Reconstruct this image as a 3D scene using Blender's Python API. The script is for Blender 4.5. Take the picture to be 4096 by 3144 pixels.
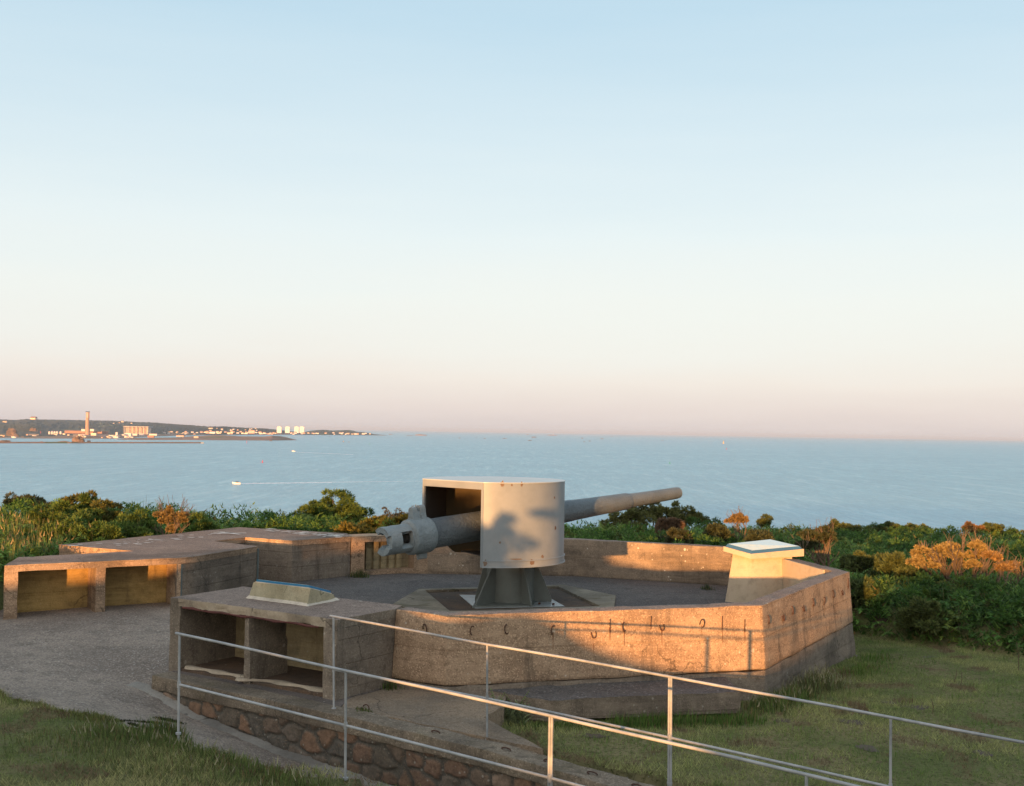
import bpy, bmesh, math, random
import numpy as np
from mathutils import Vector, Matrix, noise as mnoise
random.seed(7); rng = np.random.default_rng(11)
scene = bpy.context.scene
for o in list(bpy.data.objects): bpy.data.objects.remove(o)
COL = scene.collection
R = math.radians
# ---------------------------------------------------------------- camera, sky, sun
FPX, CXP, CYP, H = 4580., 2048., 1572., 3.5
TH = math.atan(0.0158); PT = math.atan(154.5*math.cos(TH)/FPX)
hv = Vector((1,0,0)); fv = Vector((0,math.cos(PT),math.sin(PT))); vv = Vector((0,-math.sin(PT),math.cos(PT)))
rv = hv*math.cos(TH)+vv*math.sin(TH); uv_ = -hv*math.sin(TH)+vv*math.cos(TH)
CAM = Vector((0,0,H))
def ray(x,y):
    d = fv*FPX+rv*(x-CXP)-uv_*(y-CYP); return d/d.y
def G(x,y,z=0.):                      # photo point -> point on the level z
    d = ray(x,y); return CAM+d*((z-H)/d.z)
def D(x,y,Y): return CAM+ray(x,y)*Y   # photo point -> point at a distance
cam = bpy.data.cameras.new('camera'); co = bpy.data.objects.new('camera', cam); COL.objects.link(co)
cam.sensor_fit = 'HORIZONTAL'; cam.sensor_width = 36.; cam.lens = 36.*FPX/4096.
co.matrix_world = Matrix(((rv.x,uv_.x,-fv.x,0),(rv.y,uv_.y,-fv.y,0),(rv.z,uv_.z,-fv.z,H),(0,0,0,1)))
cam.clip_start = .1; cam.clip_end = 200000.
scene.camera = co
SUN_AZ, SUN_EL = 21.5, 3.2            # where the light travels to (right of the view), and its height
w = bpy.data.worlds.new('World'); scene.world = w; w.use_nodes = True
nt = w.node_tree; nt.nodes.clear()
def N(t, typ, **kw):
    n = t.nodes.new(typ)
    for k, v in kw.items(): setattr(n, k, v)
    return n
def ramp(t, stops, interp='LINEAR'):
    n = N(t,'ShaderNodeValToRGB'); n.color_ramp.interpolation = interp
    e = n.color_ramp.elements
    while len(e) < len(stops): e.new(.5)
    for i,(p,c) in enumerate(stops):
        e[i].position = p; e[i].color = (*c,1) if len(c)==3 else c
    return n
sky = N(nt,'ShaderNodeTexSky', sky_type='NISHITA', sun_disc=False)
sky.sun_elevation = R(SUN_EL); sky.sun_rotation = R(SUN_AZ+180); sky.altitude = 60
geo = N(nt,'ShaderNodeTexCoord'); sep = N(nt,'ShaderNodeSeparateXYZ')
nt.links.new(geo.outputs['Generated'], sep.inputs[0])
nz = N(nt,'ShaderNodeTexNoise'); nz.inputs['Scale'].default_value = 1.7; nz.inputs['Detail'].default_value = 6; nz.inputs['Roughness'].default_value=.6
mp = N(nt,'ShaderNodeMapping'); mp.inputs['Scale'].default_value = (1,1,9); mp.inputs['Rotation'].default_value = (0.05,0.12,.4)
nt.links.new(geo.outputs['Generated'], mp.inputs[0]); nt.links.new(mp.outputs[0], nz.inputs['Vector'])
ma = N(nt,'ShaderNodeMath', operation='MULTIPLY_ADD'); ma.inputs[1].default_value = .075; ma.inputs[2].default_value = -.0375
nt.links.new(nz.outputs[0], ma.inputs[0])
ad = N(nt,'ShaderNodeMath', operation='ADD'); nt.links.new(sep.outputs[2], ad.inputs[0]); nt.links.new(ma.outputs[0], ad.inputs[1])
gr = ramp(nt, [(0,(.72,.65,.64)),(.02,(.79,.715,.69)),(.05,(.86,.81,.77)),(.08,(.86,.865,.84)),(.115,(.86,.89,.87)),(.17,(.80,.88,.90)),(.25,(.68,.81,.88)),(.352,(.53,.715,.84)),(1,(.42,.56,.72))])
nt.links.new(ad.outputs[0], gr.inputs[0])
s1 = N(nt,'ShaderNodeVectorMath', operation='SCALE'); s1.inputs['Scale'].default_value = 4.0
nt.links.new(gr.outputs[0], s1.inputs[0])
s2 = N(nt,'ShaderNodeVectorMath', operation='SCALE'); s2.inputs['Scale'].default_value = .10
nt.links.new(sky.outputs[0], s2.inputs[0])
va = N(nt,'ShaderNodeVectorMath', operation='ADD'); nt.links.new(s1.outputs[0], va.inputs[0]); nt.links.new(s2.outputs[0], va.inputs[1])
# the sky is warmer and brighter round the setting sun, behind the photographer
gd = N(nt,'ShaderNodeVectorMath', operation='DOT_PRODUCT'); gd.inputs[1].default_value = (-math.sin(R(SUN_AZ)),-math.cos(R(SUN_AZ)),.12)
nt.links.new(geo.outputs['Generated'], gd.inputs[0])
gm = N(nt,'ShaderNodeMapRange'); gm.inputs[1].default_value = .1; gm.inputs[2].default_value = 1.; nt.links.new(gd.outputs['Value'], gm.inputs[0])
gc = N(nt,'ShaderNodeMix', data_type='RGBA'); gc.inputs[6].default_value = (0,0,0,1); gc.inputs[7].default_value = (4.0,3.0,2.1,1); nt.links.new(gm.outputs[0], gc.inputs[0])
vb = N(nt,'ShaderNodeVectorMath', operation='ADD'); nt.links.new(va.outputs[0], vb.inputs[0]); nt.links.new(gc.outputs[2], vb.inputs[1]); va = vb
bg = N(nt,'ShaderNodeBackground'); bg.inputs[1].default_value = .104
nt.links.new(va.outputs[0], bg.inputs[0])
wo = N(nt,'ShaderNodeOutputWorld'); nt.links.new(bg.outputs[0], wo.inputs[0])
sl = bpy.data.lights.new('sun','SUN'); sl.energy = 5.0; sl.angle = R(.53); sl.color = (1,.47,.155)
so = bpy.data.objects.new('sun', sl); COL.objects.link(so)
a = R(SUN_AZ); e_ = R(SUN_EL)
SD = Vector((math.sin(a)*math.cos(e_), math.cos(a)*math.cos(e_), -math.sin(e_)))
so.rotation_euler = SD.to_track_quat('-Z','Y').to_euler()
scene.view_settings.view_transform = 'Standard'; scene.view_settings.look = 'None'
scene.view_settings.exposure = 1.22; scene.view_settings.gamma = 1
scene.cycles.use_denoising = True
scene.cycles.max_bounces = 6; scene.cycles.diffuse_bounces = 3; scene.cycles.glossy_bounces = 3
scene.cycles.sample_clamp_indirect = 4

# ---------------------------------------------------------------- materials
def mat(name):
    m = bpy.data.materials.new(name); m.use_nodes = True; t = m.node_tree; t.nodes.clear()
    out = N(t,'ShaderNodeOutputMaterial'); b = N(t,'ShaderNodeBsdfPrincipled')
    t.links.new(b.outputs[0], out.inputs[0]); return m, t, b, out
def pos(t): return N(t,'ShaderNodeNewGeometry').outputs['Position']
def noise(t, scale, detail=4, rough=.6, vec=None, stretch=None):
    n = N(t,'ShaderNodeTexNoise'); n.inputs['Scale'].default_value = scale; n.inputs['Detail'].default_value = detail; n.inputs['Roughness'].default_value = rough
    v = vec or pos(t)
    if stretch:
        m = N(t,'ShaderNodeMapping'); m.inputs['Scale'].default_value = stretch; t.links.new(v, m.inputs[0]); v = m.outputs[0]
    t.links.new(v, n.inputs['Vector']); return n.outputs[0]
def voro(t, scale, feature='F1', vec=None, out='Distance'):
    n = N(t,'ShaderNodeTexVoronoi', feature=feature); n.inputs['Scale'].default_value = scale
    t.links.new(vec or pos(t), n.inputs['Vector']); return n.outputs[out]
def mix(t, fac, a, b, mode='MIX'):
    n = N(t,'ShaderNodeMix', data_type='RGBA', blend_type=mode)
    for i, s in ((0,fac),(6,a),(7,b)):
        if isinstance(s,(int,float)): n.inputs[i].default_value = s
        elif isinstance(s,tuple): n.inputs[i].default_value = (*s,1)
        else: t.links.new(s, n.inputs[i])
    return n.outputs[2]
def step(t, v, lo, hi, inv=False):
    n = N(t,'ShaderNodeMapRange'); n.interpolation_type = 'SMOOTHSTEP'
    n.inputs[1].default_value = lo; n.inputs[2].default_value = hi
    n.inputs[3].default_value = 1. if inv else 0.; n.inputs[4].default_value = 0. if inv else 1.
    t.links.new(v, n.inputs[0]); return n.outputs[0]
def bump(t, b, h, strength=.4, dist=.02):
    n = N(t,'ShaderNodeBump'); n.inputs['Strength'].default_value = strength; n.inputs['Distance'].default_value = dist
    t.links.new(h, n.inputs['Height']); t.links.new(n.outputs[0], b.inputs['Normal'])
def mth(t, op, a, b):
    n = N(t,'ShaderNodeMath', operation=op)
    for i, s in enumerate((a,b)):
        if isinstance(s,(int,float)): n.inputs[i].default_value = s
        else: t.links.new(s, n.inputs[i])
    return n.outputs[0]
def concrete(name, c1, c2, dark=(.05,.042,.035), rough=.95, speck=.5, streaks=True, boards=0., lichen=.5, mossy=0.):
    m,t,b,_ = mat(name)
    c = mix(t, step(t, noise(t,1.3,6,.65), .35,.68), c1, c2)
    c = mix(t, step(t, noise(t,6,5,.7), .45,.75), c, tuple(x*.72 for x in c1))
    v = N(t,'ShaderNodeTexVoronoi'); v.inputs['Scale'].default_value = 62; t.links.new(pos(t), v.inputs['Vector'])
    hs = N(t,'ShaderNodeSeparateColor'); t.links.new(v.outputs['Color'], hs.inputs[0])
    c = mix(t, mth(t,'MULTIPLY', step(t, hs.outputs[0], .78,.92), .55*speck), c, tuple(min(1,x*1.9) for x in c2))
    c = mix(t, mth(t,'MULTIPLY', step(t, hs.outputs[1], .78,.92), .6*speck), c, tuple(x*.3 for x in c1))
    c = mix(t, mth(t,'MULTIPLY', step(t, noise(t,.55,6,.6), .5,.62), .45), c, dark)
    if boards: c = mix(t, mth(t,'MULTIPLY', step(t, noise(t,1.,5,.7, stretch=(1.1,1.1,9)), .45,.7), .4), c, tuple(x*1.35 for x in c2))
    wn = N(t,'ShaderNodeTexNoise'); wn.inputs['Scale'].default_value = 2.3; wn.inputs['Detail'].default_value = 5; t.links.new(pos(t), wn.inputs['Vector'])
    wv = N(t,'ShaderNodeVectorMath', operation='MULTIPLY_ADD'); wv.inputs[1].default_value = (.55,.55,.55); t.links.new(wn.outputs['Color'], wv.inputs[0]); t.links.new(pos(t), wv.inputs[2])
    ck = step(t, voro(t, .62, 'DISTANCE_TO_EDGE', vec=wv.outputs[0]), .002,.007, True)
    c = mix(t, mth(t,'MULTIPLY', mth(t,'MULTIPLY', ck, step(t, noise(t,.9,3,.5), .5,.58)), .55), c, tuple(x*.35 for x in dark))
    if streaks:
        s = noise(t,1.,5,.7, stretch=(3.5,3.5,.35))
        c = mix(t, mth(t,'MULTIPLY', step(t, s, .52,.72), .6), c, dark)
    if lichen:
        l = voro(t,2.6); l2 = noise(t, 9, 2); c = mix(t, mth(t,'MULTIPLY', step(t, mth(t,'ADD', l, mth(t,'MULTIPLY', l2, .25)), .16,.2, True), lichen), c, (.5,.47,.40))
        l = voro(t,7.5); c = mix(t, mth(t,'MULTIPLY', mth(t,'MULTIPLY', step(t, l, .10,.14, True), step(t, noise(t,1.3,3,.5), .5,.6)), lichen), c, (.55,.52,.45))
    if mossy:
        c = mix(t, mth(t,'MULTIPLY', step(t, noise(t,2.2,6,.7), .5,.7), mossy), c, (.10,.09,.035))
    t.links.new(c, b.inputs['Base Color']); b.inputs['Roughness'].default_value = rough; b.inputs['Specular IOR Level'].default_value = .2
    h = mth(t,'ADD', noise(t,38,5,.75), mth(t,'MULTIPLY', v.outputs['Distance'], .6))
    if boards:
        sz = N(t,'ShaderNodeSeparateXYZ'); t.links.new(pos(t), sz.inputs[0])
        f = mth(t,'FRACT', mth(t,'MULTIPLY', sz.outputs[2], boards), 0.)
        h = mth(t,'ADD', h, mth(t,'MULTIPLY', step(t, f, .0,.07), 1.2))
    bump(t, b, h, .55, .012); return m
M = {}
M['wall'] = concrete('weathered_concrete', (.265,.18,.118), (.35,.25,.168), boards=2.2, speck=.7)
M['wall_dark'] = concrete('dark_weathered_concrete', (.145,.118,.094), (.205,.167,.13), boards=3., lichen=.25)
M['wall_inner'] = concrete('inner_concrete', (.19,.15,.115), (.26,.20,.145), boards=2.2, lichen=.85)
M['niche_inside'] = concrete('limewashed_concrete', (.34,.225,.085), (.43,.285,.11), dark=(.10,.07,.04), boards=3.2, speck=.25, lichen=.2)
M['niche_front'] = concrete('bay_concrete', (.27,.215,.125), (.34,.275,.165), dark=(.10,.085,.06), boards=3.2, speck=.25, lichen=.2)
M['slab_top'] = concrete('gritty_concrete_top', (.20,.152,.125), (.25,.19,.155), streaks=False, speck=.8, lichen=.4)
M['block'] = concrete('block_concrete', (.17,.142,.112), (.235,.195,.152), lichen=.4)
M['coping'] = concrete('coping_concrete', (.165,.135,.102), (.225,.182,.135), speck=.7, lichen=.2, mossy=.25)
M['apron'] = concrete('apron_concrete', (.15,.125,.11), (.10,.085,.078), streaks=False, speck=.9, lichen=.6)
M['gravel'] = concrete('gravelly_concrete', (.26,.195,.135), (.16,.13,.10), streaks=False, speck=.9, lichen=.1)
M['mortar'] = concrete('pale_mortar', (.40,.33,.25), (.33,.28,.21), streaks=False, speck=.3, lichen=0)
M['collar'] = concrete('collar_concrete', (.27,.235,.18), (.17,.15,.115), streaks=False, speck=.3, lichen=.3, mossy=.5)
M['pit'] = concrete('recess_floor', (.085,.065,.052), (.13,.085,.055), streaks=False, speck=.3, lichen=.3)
M['plinth'] = concrete('lectern_concrete', (.36,.325,.225), (.30,.265,.175), dark=(.17,.15,.09), speck=.35, lichen=.35)
M['cream'] = concrete('cream_painted_concrete', (.47,.385,.285), (.42,.345,.255), dark=(.42,.35,.24), speck=.08, lichen=0)
M['fillet'] = concrete('white_mortar', (.55,.50,.42), (.48,.43,.36), streaks=False, speck=.2, lichen=0)
M['kerb'] = concrete('kerb_concrete', (.27,.25,.22), (.20,.19,.17), streaks=False, speck=.3, lichen=0)

def tarmac(name, base, base2, spec_col, spec_amt, stretch=None):
    m,t,b,_ = mat(name)
    c = mix(t, step(t, noise(t,.45,5,.6), .42,.56), base, base2)
    c = mix(t, mth(t,'MULTIPLY',step(t, noise(t,3.3,6,.75), .48,.66),.6), c, tuple(x*.6 for x in base))
    v = N(t,'ShaderNodeTexVoronoi'); v.inputs['Scale'].default_value = 44; t.links.new(pos(t), v.inputs['Vector'])
    s = N(t,'ShaderNodeSeparateColor'); t.links.new(v.outputs['Color'], s.inputs[0])
    c = mix(t, mth(t,'MULTIPLY', step(t, s.outputs[0], .95,.985), spec_amt), c, spec_col)
    c = mix(t, mth(t,'MULTIPLY', step(t, s.outputs[1], .6,.9), .5), c, tuple(x*.45 for x in base))
    c = mix(t, mth(t,'MULTIPLY', step(t, s.outputs[2], .7,.9), .35), c, tuple(x*1.8 for x in base2))
    pz = mth(t,'MULTIPLY', step(t, noise(t,9,3,.5), .68,.72), .35*spec_amt)
    c = mix(t, pz, c, tuple(x*.75 for x in spec_col))
    t.links.new(c, b.inputs['Base Color']); b.inputs['Roughness'].default_value = .9; b.inputs['Specular IOR Level'].default_value = .3
    bump(t, b, mth(t,'ADD', noise(t,30,4,.7), v.outputs['Distance']), .7, .015); return m
M['floor'] = tarmac('dark_tarmac_floor', (.082,.074,.070), (.11,.098,.090), (.32,.30,.28), .5)
M['pavement'] = tarmac('gritty_pavement', (.185,.15,.122), (.265,.215,.172), (.46,.42,.38), .6)
M['path'] = M['pavement']

def stonewall():
    m,t,b,_ = mat('rubble_stone_wall')
    at = N(t,'ShaderNodeAttribute', attribute_name='tint').outputs['Color']
    c = mix(t, step(t, noise(t,14,6,.75), .35,.7), at, tuple((.5,.5,.5)), 'MULTIPLY')
    c = mix(t, mth(t,'MULTIPLY', step(t, noise(t,42,3,.6), .55,.7), .5), c, (.30,.2,.13))
    c = mix(t, mth(t,'MULTIPLY', step(t, voro(t,9), .10,.16, True), .5), c, (.38,.36,.30))
    c = mix(t, mth(t,'MULTIPLY', step(t, noise(t,2.,5,.7), .45,.7), .5), c, (.06,.05,.035))
    t.links.new(c, b.inputs['Base Color']); b.inputs['Roughness'].default_value = .9
    bump(t, b, noise(t,30,6,.8), .7, .02); return m
M['stone'] = stonewall()

def paint(name, col, col2, rust=.5, rough=.5, blotch=.0):
    m,t,b,_ = mat(name)
    c = mix(t, step(t, noise(t,2.5,6,.7), .35,.7), col, col2)
    if rust:
        r = step(t, noise(t,7,6,.75), .68,.74)
        c = mix(t, mth(t,'MULTIPLY', r, rust), c, (.20,.075,.025))
        s = step(t, noise(t,1.,6,.7, stretch=(9,9,.8)), .64,.74)
        c = mix(t, mth(t,'MULTIPLY', s, rust*.35), c, (.25,.16,.10))
    t.links.new(c, b.inputs['Base Color']); b.inputs['Roughness'].default_value = rough
    if blotch:
        pt = voro(t, 30.); hh = mth(t,'ADD', mth(t,'MULTIPLY', noise(t,11,6,.75), 1.6), mth(t,'MULTIPLY', step(t, pt, .0,.5), .5)); bump(t, b, hh, .85, .035)
    else: bump(t, b, noise(t, 22, 5, .65), .12, .006)
    return m
M['shield'] = paint('grey_shield_paint', (.215,.24,.255), (.185,.21,.225), .4, .5)
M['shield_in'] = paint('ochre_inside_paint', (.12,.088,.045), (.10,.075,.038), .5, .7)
M['shield_dark'] = paint('dark_inside_paint', (.05,.05,.05), (.04,.04,.04), .2, .7)  # dark tone puts the side panel's shade into its colour
M['gun'] = paint('pitted_gun_paint', (.115,.14,.155), (.085,.105,.12), .12, .42, 1)
M['breech'] = paint('pitted_breech_paint', (.22,.265,.285), (.165,.20,.215), .12, .5, 1)
M['roofsheet'] = paint('sky_sheen_roof_sheet', (.36,.40,.42), (.30,.34,.36), .3, .3)  # shield grey made paler, the reflected sky put into the colour
M['pedestal'] = paint('green_grey_pedestal_paint', (.12,.135,.125), (.10,.11,.10), .35, .6)
M['plate'] = paint('sky_sheen_steel_plate', (.30,.33,.34), (.24,.26,.27), .3, .25)  # pale blue-grey stands in for sky reflected in the steel
M['hole'] = paint('bore_shade_black', (.015,.014,.013), (.02,.018,.015), 0, .8)  # black that stands in for the shade inside the openings
M['galv'] = paint('galvanised_tube', (.35,.36,.365), (.19,.205,.215), .12, .45, 0)
M['rust'] = paint('rusty_iron', (.10,.045,.028), (.055,.028,.02), .5, .9, 1)
M['stain'] = paint('rust_stained_concrete', (.17,.085,.045), (.22,.13,.075), 0, .95)
M['rustmark'] = paint('orange_rust_bloom', (.11,.065,.04), (.17,.13,.10), 0, .9)
M['redrust'] = paint('red_rusted_angle_iron', (.13,.035,.028), (.08,.03,.025), .6, .85, 1)
M['blue'] = paint('blue_panel_edge', (.02,.17,.34), (.02,.15,.30), 0, .35)
M['navy'] = paint('dark_blue_frame', (.03,.10,.19), (.03,.09,.17), 0, .35)
M['strip'] = paint('bluegrey_sealant', (.10,.13,.13), (.08,.10,.10), .1, .7)
M['whitepaint'] = paint('white_road_paint', (.62,.60,.56), (.5,.48,.45), 0, .8)
def plain(name, col, rough=.8, emit=None, var=.15):
    m,t,b,_ = mat(name)
    c = mix(t, step(t, noise(t,.05,4,.6), .35,.65), col, tuple(x*(1-var) for x in col))
    t.links.new(c, b.inputs['Base Color']); b.inputs['Roughness'].default_value = rough; return m
def panel_mat():
    m,t,b,_ = mat('display_panel_face')
    tc = N(t,'ShaderNodeTexCoord').outputs['Generated']
    n = noise(t, 7, 3, .5, vec=tc)
    c = mix(t, step(t, n, .5,.56), (.48,.60,.60), (.55,.60,.52))
    c = mix(t, step(t, noise(t,16,2,.5,vec=tc), .6,.66), c, (.36,.50,.55))
    t.links.new(c, b.inputs['Base Color']); b.inputs['Roughness'].default_value = .12; return m
M['panel'] = panel_mat()
def leafmat(name, transl=.3, rough=.65):
    m,t,b,out = mat(name)
    at = N(t,'ShaderNodeAttribute', attribute_name='tint').outputs['Color']
    rnd = N(t,'ShaderNodeNewGeometry').outputs['Random Per Island']
    rr = ramp(t, [(0,(.62,.62,.62)),(1,(1.35,1.35,1.3))]); t.links.new(rnd, rr.inputs[0])
    c = mix(t, 1., at, rr.outputs[0], 'MULTIPLY')
    t.links.new(c, b.inputs['Base Color']); b.inputs['Roughness'].default_value = rough; b.inputs['Specular IOR Level'].default_value = .25
    tr = N(t,'ShaderNodeBsdfTranslucent'); t.links.new(c, tr.inputs[0])
    ms = N(t,'ShaderNodeMixShader'); ms.inputs[0].default_value = transl
    t.links.new(b.outputs[0], ms.inputs[1]); t.links.new(tr.outputs[0], ms.inputs[2]); t.links.new(ms.outputs[0], out.inputs[0])
    return m
M['leaf'] = leafmat('foliage')
M['blade'] = leafmat('grass_blades', .35)
M['bark'] = concrete('bark', (.16,.12,.085), (.11,.08,.055), streaks=False, speck=.3, lichen=.3)
def groundmat():
    m,t,b,_ = mat('turf_ground')
    g = mix(t, step(t, noise(t,.8,6,.65), .36,.64), (.14,.155,.06), (.25,.21,.11))
    g = mix(t, step(t, noise(t,2.6,6,.7), .55,.72), g, (.14,.10,.065))
    g = mix(t, step(t, noise(t,15,5,.75), .45,.7), g, (.055,.062,.022))
    s = voro(t, 5.5); g = mix(t, mth(t,'MULTIPLY', step(t, s, .045,.08, True), .7), g, (.3,.28,.25))
    t.links.new(g, b.inputs['Base Color']); b.inputs['Roughness'].default_value = 1.; b.inputs['Specular IOR Level'].default_value = .1
    bump(t, b, noise(t,14,6,.8), .9, .05); return m
M['turf'] = groundmat()
def seamat():
    m,t,b,out = mat('sea_water')
    p = pos(t)
    n1 = noise(t,.09,5,.68, stretch=(.55,1.25,1)); n2 = noise(t,.45,4,.7, stretch=(.6,1.2,1)); n3 = noise(t,.006,4,.6, stretch=(.35,1.3,1)); n4 = noise(t, .0011, 5, .6, stretch=(.3,2.,1))
    h = mth(t,'ADD', mth(t,'MULTIPLY', n1, 3.2), n2)
    bm = N(t,'ShaderNodeBump'); bm.inputs['Strength'].default_value = 1.; bm.inputs['Distance'].default_value = 2.6
    t.links.new(h, bm.inputs['Height'])
    wv = noise(t,.012,9,.78, stretch=(3.2,.75,1)); wv2 = noise(t,.06,6,.75, stretch=(3.,.8,1))  # wave noise that tints the colour like lit and shaded facets
    c = mix(t, step(t, n3, .35,.65), (.165,.44,.53), (.21,.49,.58))
    c = mix(t, mth(t,'MULTIPLY', step(t, wv, .45,.62), .5), c, (.09,.27,.36))
    c = mix(t, mth(t,'MULTIPLY', step(t, wv2, .5,.65), .5), c, (.36,.55,.60))
    c = mix(t, mth(t,'MULTIPLY', step(t, n4, .45,.62), .6), c, (.15,.37,.46))
    for (sc_,st_,k_) in ((1.,(.34,.03,1),.34),(1.,(.11,.011,1),.3),(1.,(.035,.004,1),.25)):  # bright and dark ripple facets put into the water colour
        rp = noise(t,sc_,3,.6, stretch=st_); c = mix(t, mth(t,'MULTIPLY', step(t, rp, .42,.6), k_), c, (.07,.24,.34)); c = mix(t, mth(t,'MULTIPLY', step(t, rp, .42,.34), k_), c, (.42,.62,.68))
    d = N(t,'ShaderNodeBsdfDiffuse'); t.links.new(c, d.inputs[0]); t.links.new(bm.outputs[0], d.inputs['Normal'])
    g = N(t,'ShaderNodeBsdfGlossy'); g.inputs['Roughness'].default_value = .2; g.inputs[0].default_value = (.9,.97,1,1); t.links.new(bm.outputs[0], g.inputs['Normal'])
    ms = N(t,'ShaderNodeMixShader'); ms.inputs[0].default_value = .42
    t.links.new(d.outputs[0], ms.inputs[1]); t.links.new(g.outputs[0], ms.inputs[2]); t.links.new(ms.outputs[0], out.inputs[0]); return m
M['sea'] = seamat()
def hillmat(name, a_, b_, c_):
    m,t,b,_ = mat(name)
    c = mix(t, step(t, noise(t,.012,6,.65), .4,.6), a_, b_)
    c = mix(t, step(t, noise(t,.004,4,.6, stretch=(1,1,3)), .58,.64), c, c_)
    t.links.new(c, b.inputs['Base Color']); b.inputs['Roughness'].default_value = 1.; return m
M['hill'] = hillmat('wooded_hill', (.016,.034,.036), (.026,.046,.042), (.07,.10,.06))  # bluish tone puts some of the distance haze into the colour
M['headland'] = hillmat('dark_headland', (.025,.035,.025), (.04,.05,.03), (.05,.05,.03))
M['shore'] = hillmat('pink_granite_shore', (.22,.13,.10), (.16,.11,.08), (.10,.11,.05))
M['rock'] = hillmat('sea_rock', (.13,.085,.06), (.075,.055,.042), (.17,.11,.08))
for k,c in dict(white=(.60,.55,.54),pink=(.50,.36,.30),brick=(.30,.16,.12),cream_far=(.70,.60,.48),greyfar=(.30,.29,.29),roof=(.20,.13,.11),slate=(.13,.13,.15),chim=(.36,.23,.17),chimtop=(.42,.34,.30),red=(.45,.03,.04),green=(.03,.25,.16),yellow=(.6,.35,.05),foam=(.75,.72,.70),black=(.03,.03,.035),hullw=(.8,.74,.68),glass=(.05,.06,.08),soil=(.075,.05,.033)).items():
    M[k] = plain('far_'+k if k not in ('foam','black','red','soil') else k+'_paint', c)
def foam_mat():
    m,t,b,out = mat('wake_foam')
    t.links.new(mix(t, step(t,noise(t,.5,4,.6),.4,.6),(.6,.66,.68),(.85,.82,.8)), b.inputs['Base Color']); b.inputs['Roughness'].default_value=.6
    return m
M['foam'] = foam_mat()

# ---------------------------------------------------------------- object helpers
def tag(o, label=None, cat=None, group=None, kind=None):
    if label: o['label'] = label
    if cat: o['category'] = cat
    if group: o['group'] = group
    if kind: o['kind'] = kind
    return o
def empty(name, loc, label, cat, group=None, rz=0.):
    o = bpy.data.objects.new(name, None); COL.objects.link(o); o.location = loc; o.rotation_euler = (0,0,rz); o.empty_display_size = .2
    bpy.context.view_layer.update(); return tag(o,label,cat,group)
def link(name, me, m, parent=None, world=True):
    o = bpy.data.objects.new(name, me); COL.objects.link(o)
    if m is not None and not me.materials: me.materials.append(m)
    if parent:
        o.parent = parent
        if world: o.matrix_parent_inverse = parent.matrix_basis.inverted() if parent.parent is None else (parent.parent.matrix_basis @ parent.matrix_parent_inverse @ parent.matrix_basis).inverted() if False else parent.matrix_basis.inverted()
    return o
def obj(name, bm, m, parent=None, world=True, smooth=None):
    me = bpy.data.meshes.new(name); bm.normal_update(); bm.to_mesh(me); bm.free()
    o = link(name, me, m, parent, world)
    if smooth is not None:
        for p in me.polygons: p.use_smooth = True
        try: me.set_sharp_from_angle(angle=R(smooth))
        except Exception: pass
    return o
def npmesh(name, V, F, m, parent=None, tint=None, world=True):
    V = np.asarray(V, np.float32); F = np.asarray(F, np.int32); k = F.shape[1]
    me = bpy.data.meshes.new(name); me.vertices.add(len(V)); me.vertices.foreach_set('co', V.ravel())
    me.loops.add(F.size); me.loops.foreach_set('vertex_index', F.ravel())
    me.polygons.add(len(F)); me.polygons.foreach_set('loop_start', np.arange(0,F.size,k,dtype=np.int32))
    me.polygons.foreach_set('loop_total', np.full(len(F),k,np.int32))
    if tint is not None:
        at = me.color_attributes.new('tint','FLOAT_COLOR','POINT'); c = np.ones((len(V),4),np.float32); c[:,:3] = tint; at.data.foreach_set('color', c.ravel())
    me.update(calc_edges=True); me.validate()
    return link(name, me, m, parent, world)
def roughen(bm, bevel=.018, cut=.22, amp=.007, seed=0., scale=2.2):
    if bevel:
        es = [e for e in bm.edges if len(e.link_faces)==2 and e.calc_face_angle(0) > .5]
        bmesh.ops.bevel(bm, geom=es, offset=bevel, segments=2, profile=.6, affect='EDGES', clamp_overlap=True)
    bmesh.ops.triangulate(bm, faces=[f for f in bm.faces if len(f.verts)>4])
    for _ in range(6):
        es = [e for e in bm.edges if e.calc_length() > cut]
        if not es or len(bm.verts) > 40000: break
        bmesh.ops.subdivide_edges(bm, edges=es, cuts=1, use_grid_fill=False)
        bmesh.ops.triangulate(bm, faces=[f for f in bm.faces if len(f.verts)>4])
    bm.normal_update()
    for v in bm.verts:
        p = v.co*scale+Vector((seed,seed*.3,0)); d = mnoise.noise_vector(p)*amp+mnoise.noise_vector(v.co*9+Vector((seed,0,0)))*amp*.7
        v.co += d
def prism(bm, bot, top):
    n = len(bot); a = [bm.verts.new(p) for p in bot]; b = [bm.verts.new(p) for p in top]
    bm.faces.new(a[::-1]); bm.faces.new(b)
    for i in range(n): bm.faces.new((a[i],a[(i+1)%n],b[(i+1)%n],b[i]))
def ccw(P):
    s = sum(P[i][0]*P[(i+1)%len(P)][1]-P[(i+1)%len(P)][0]*P[i][1] for i in range(len(P)))
    return list(P) if s > 0 else list(P)[::-1]
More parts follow.
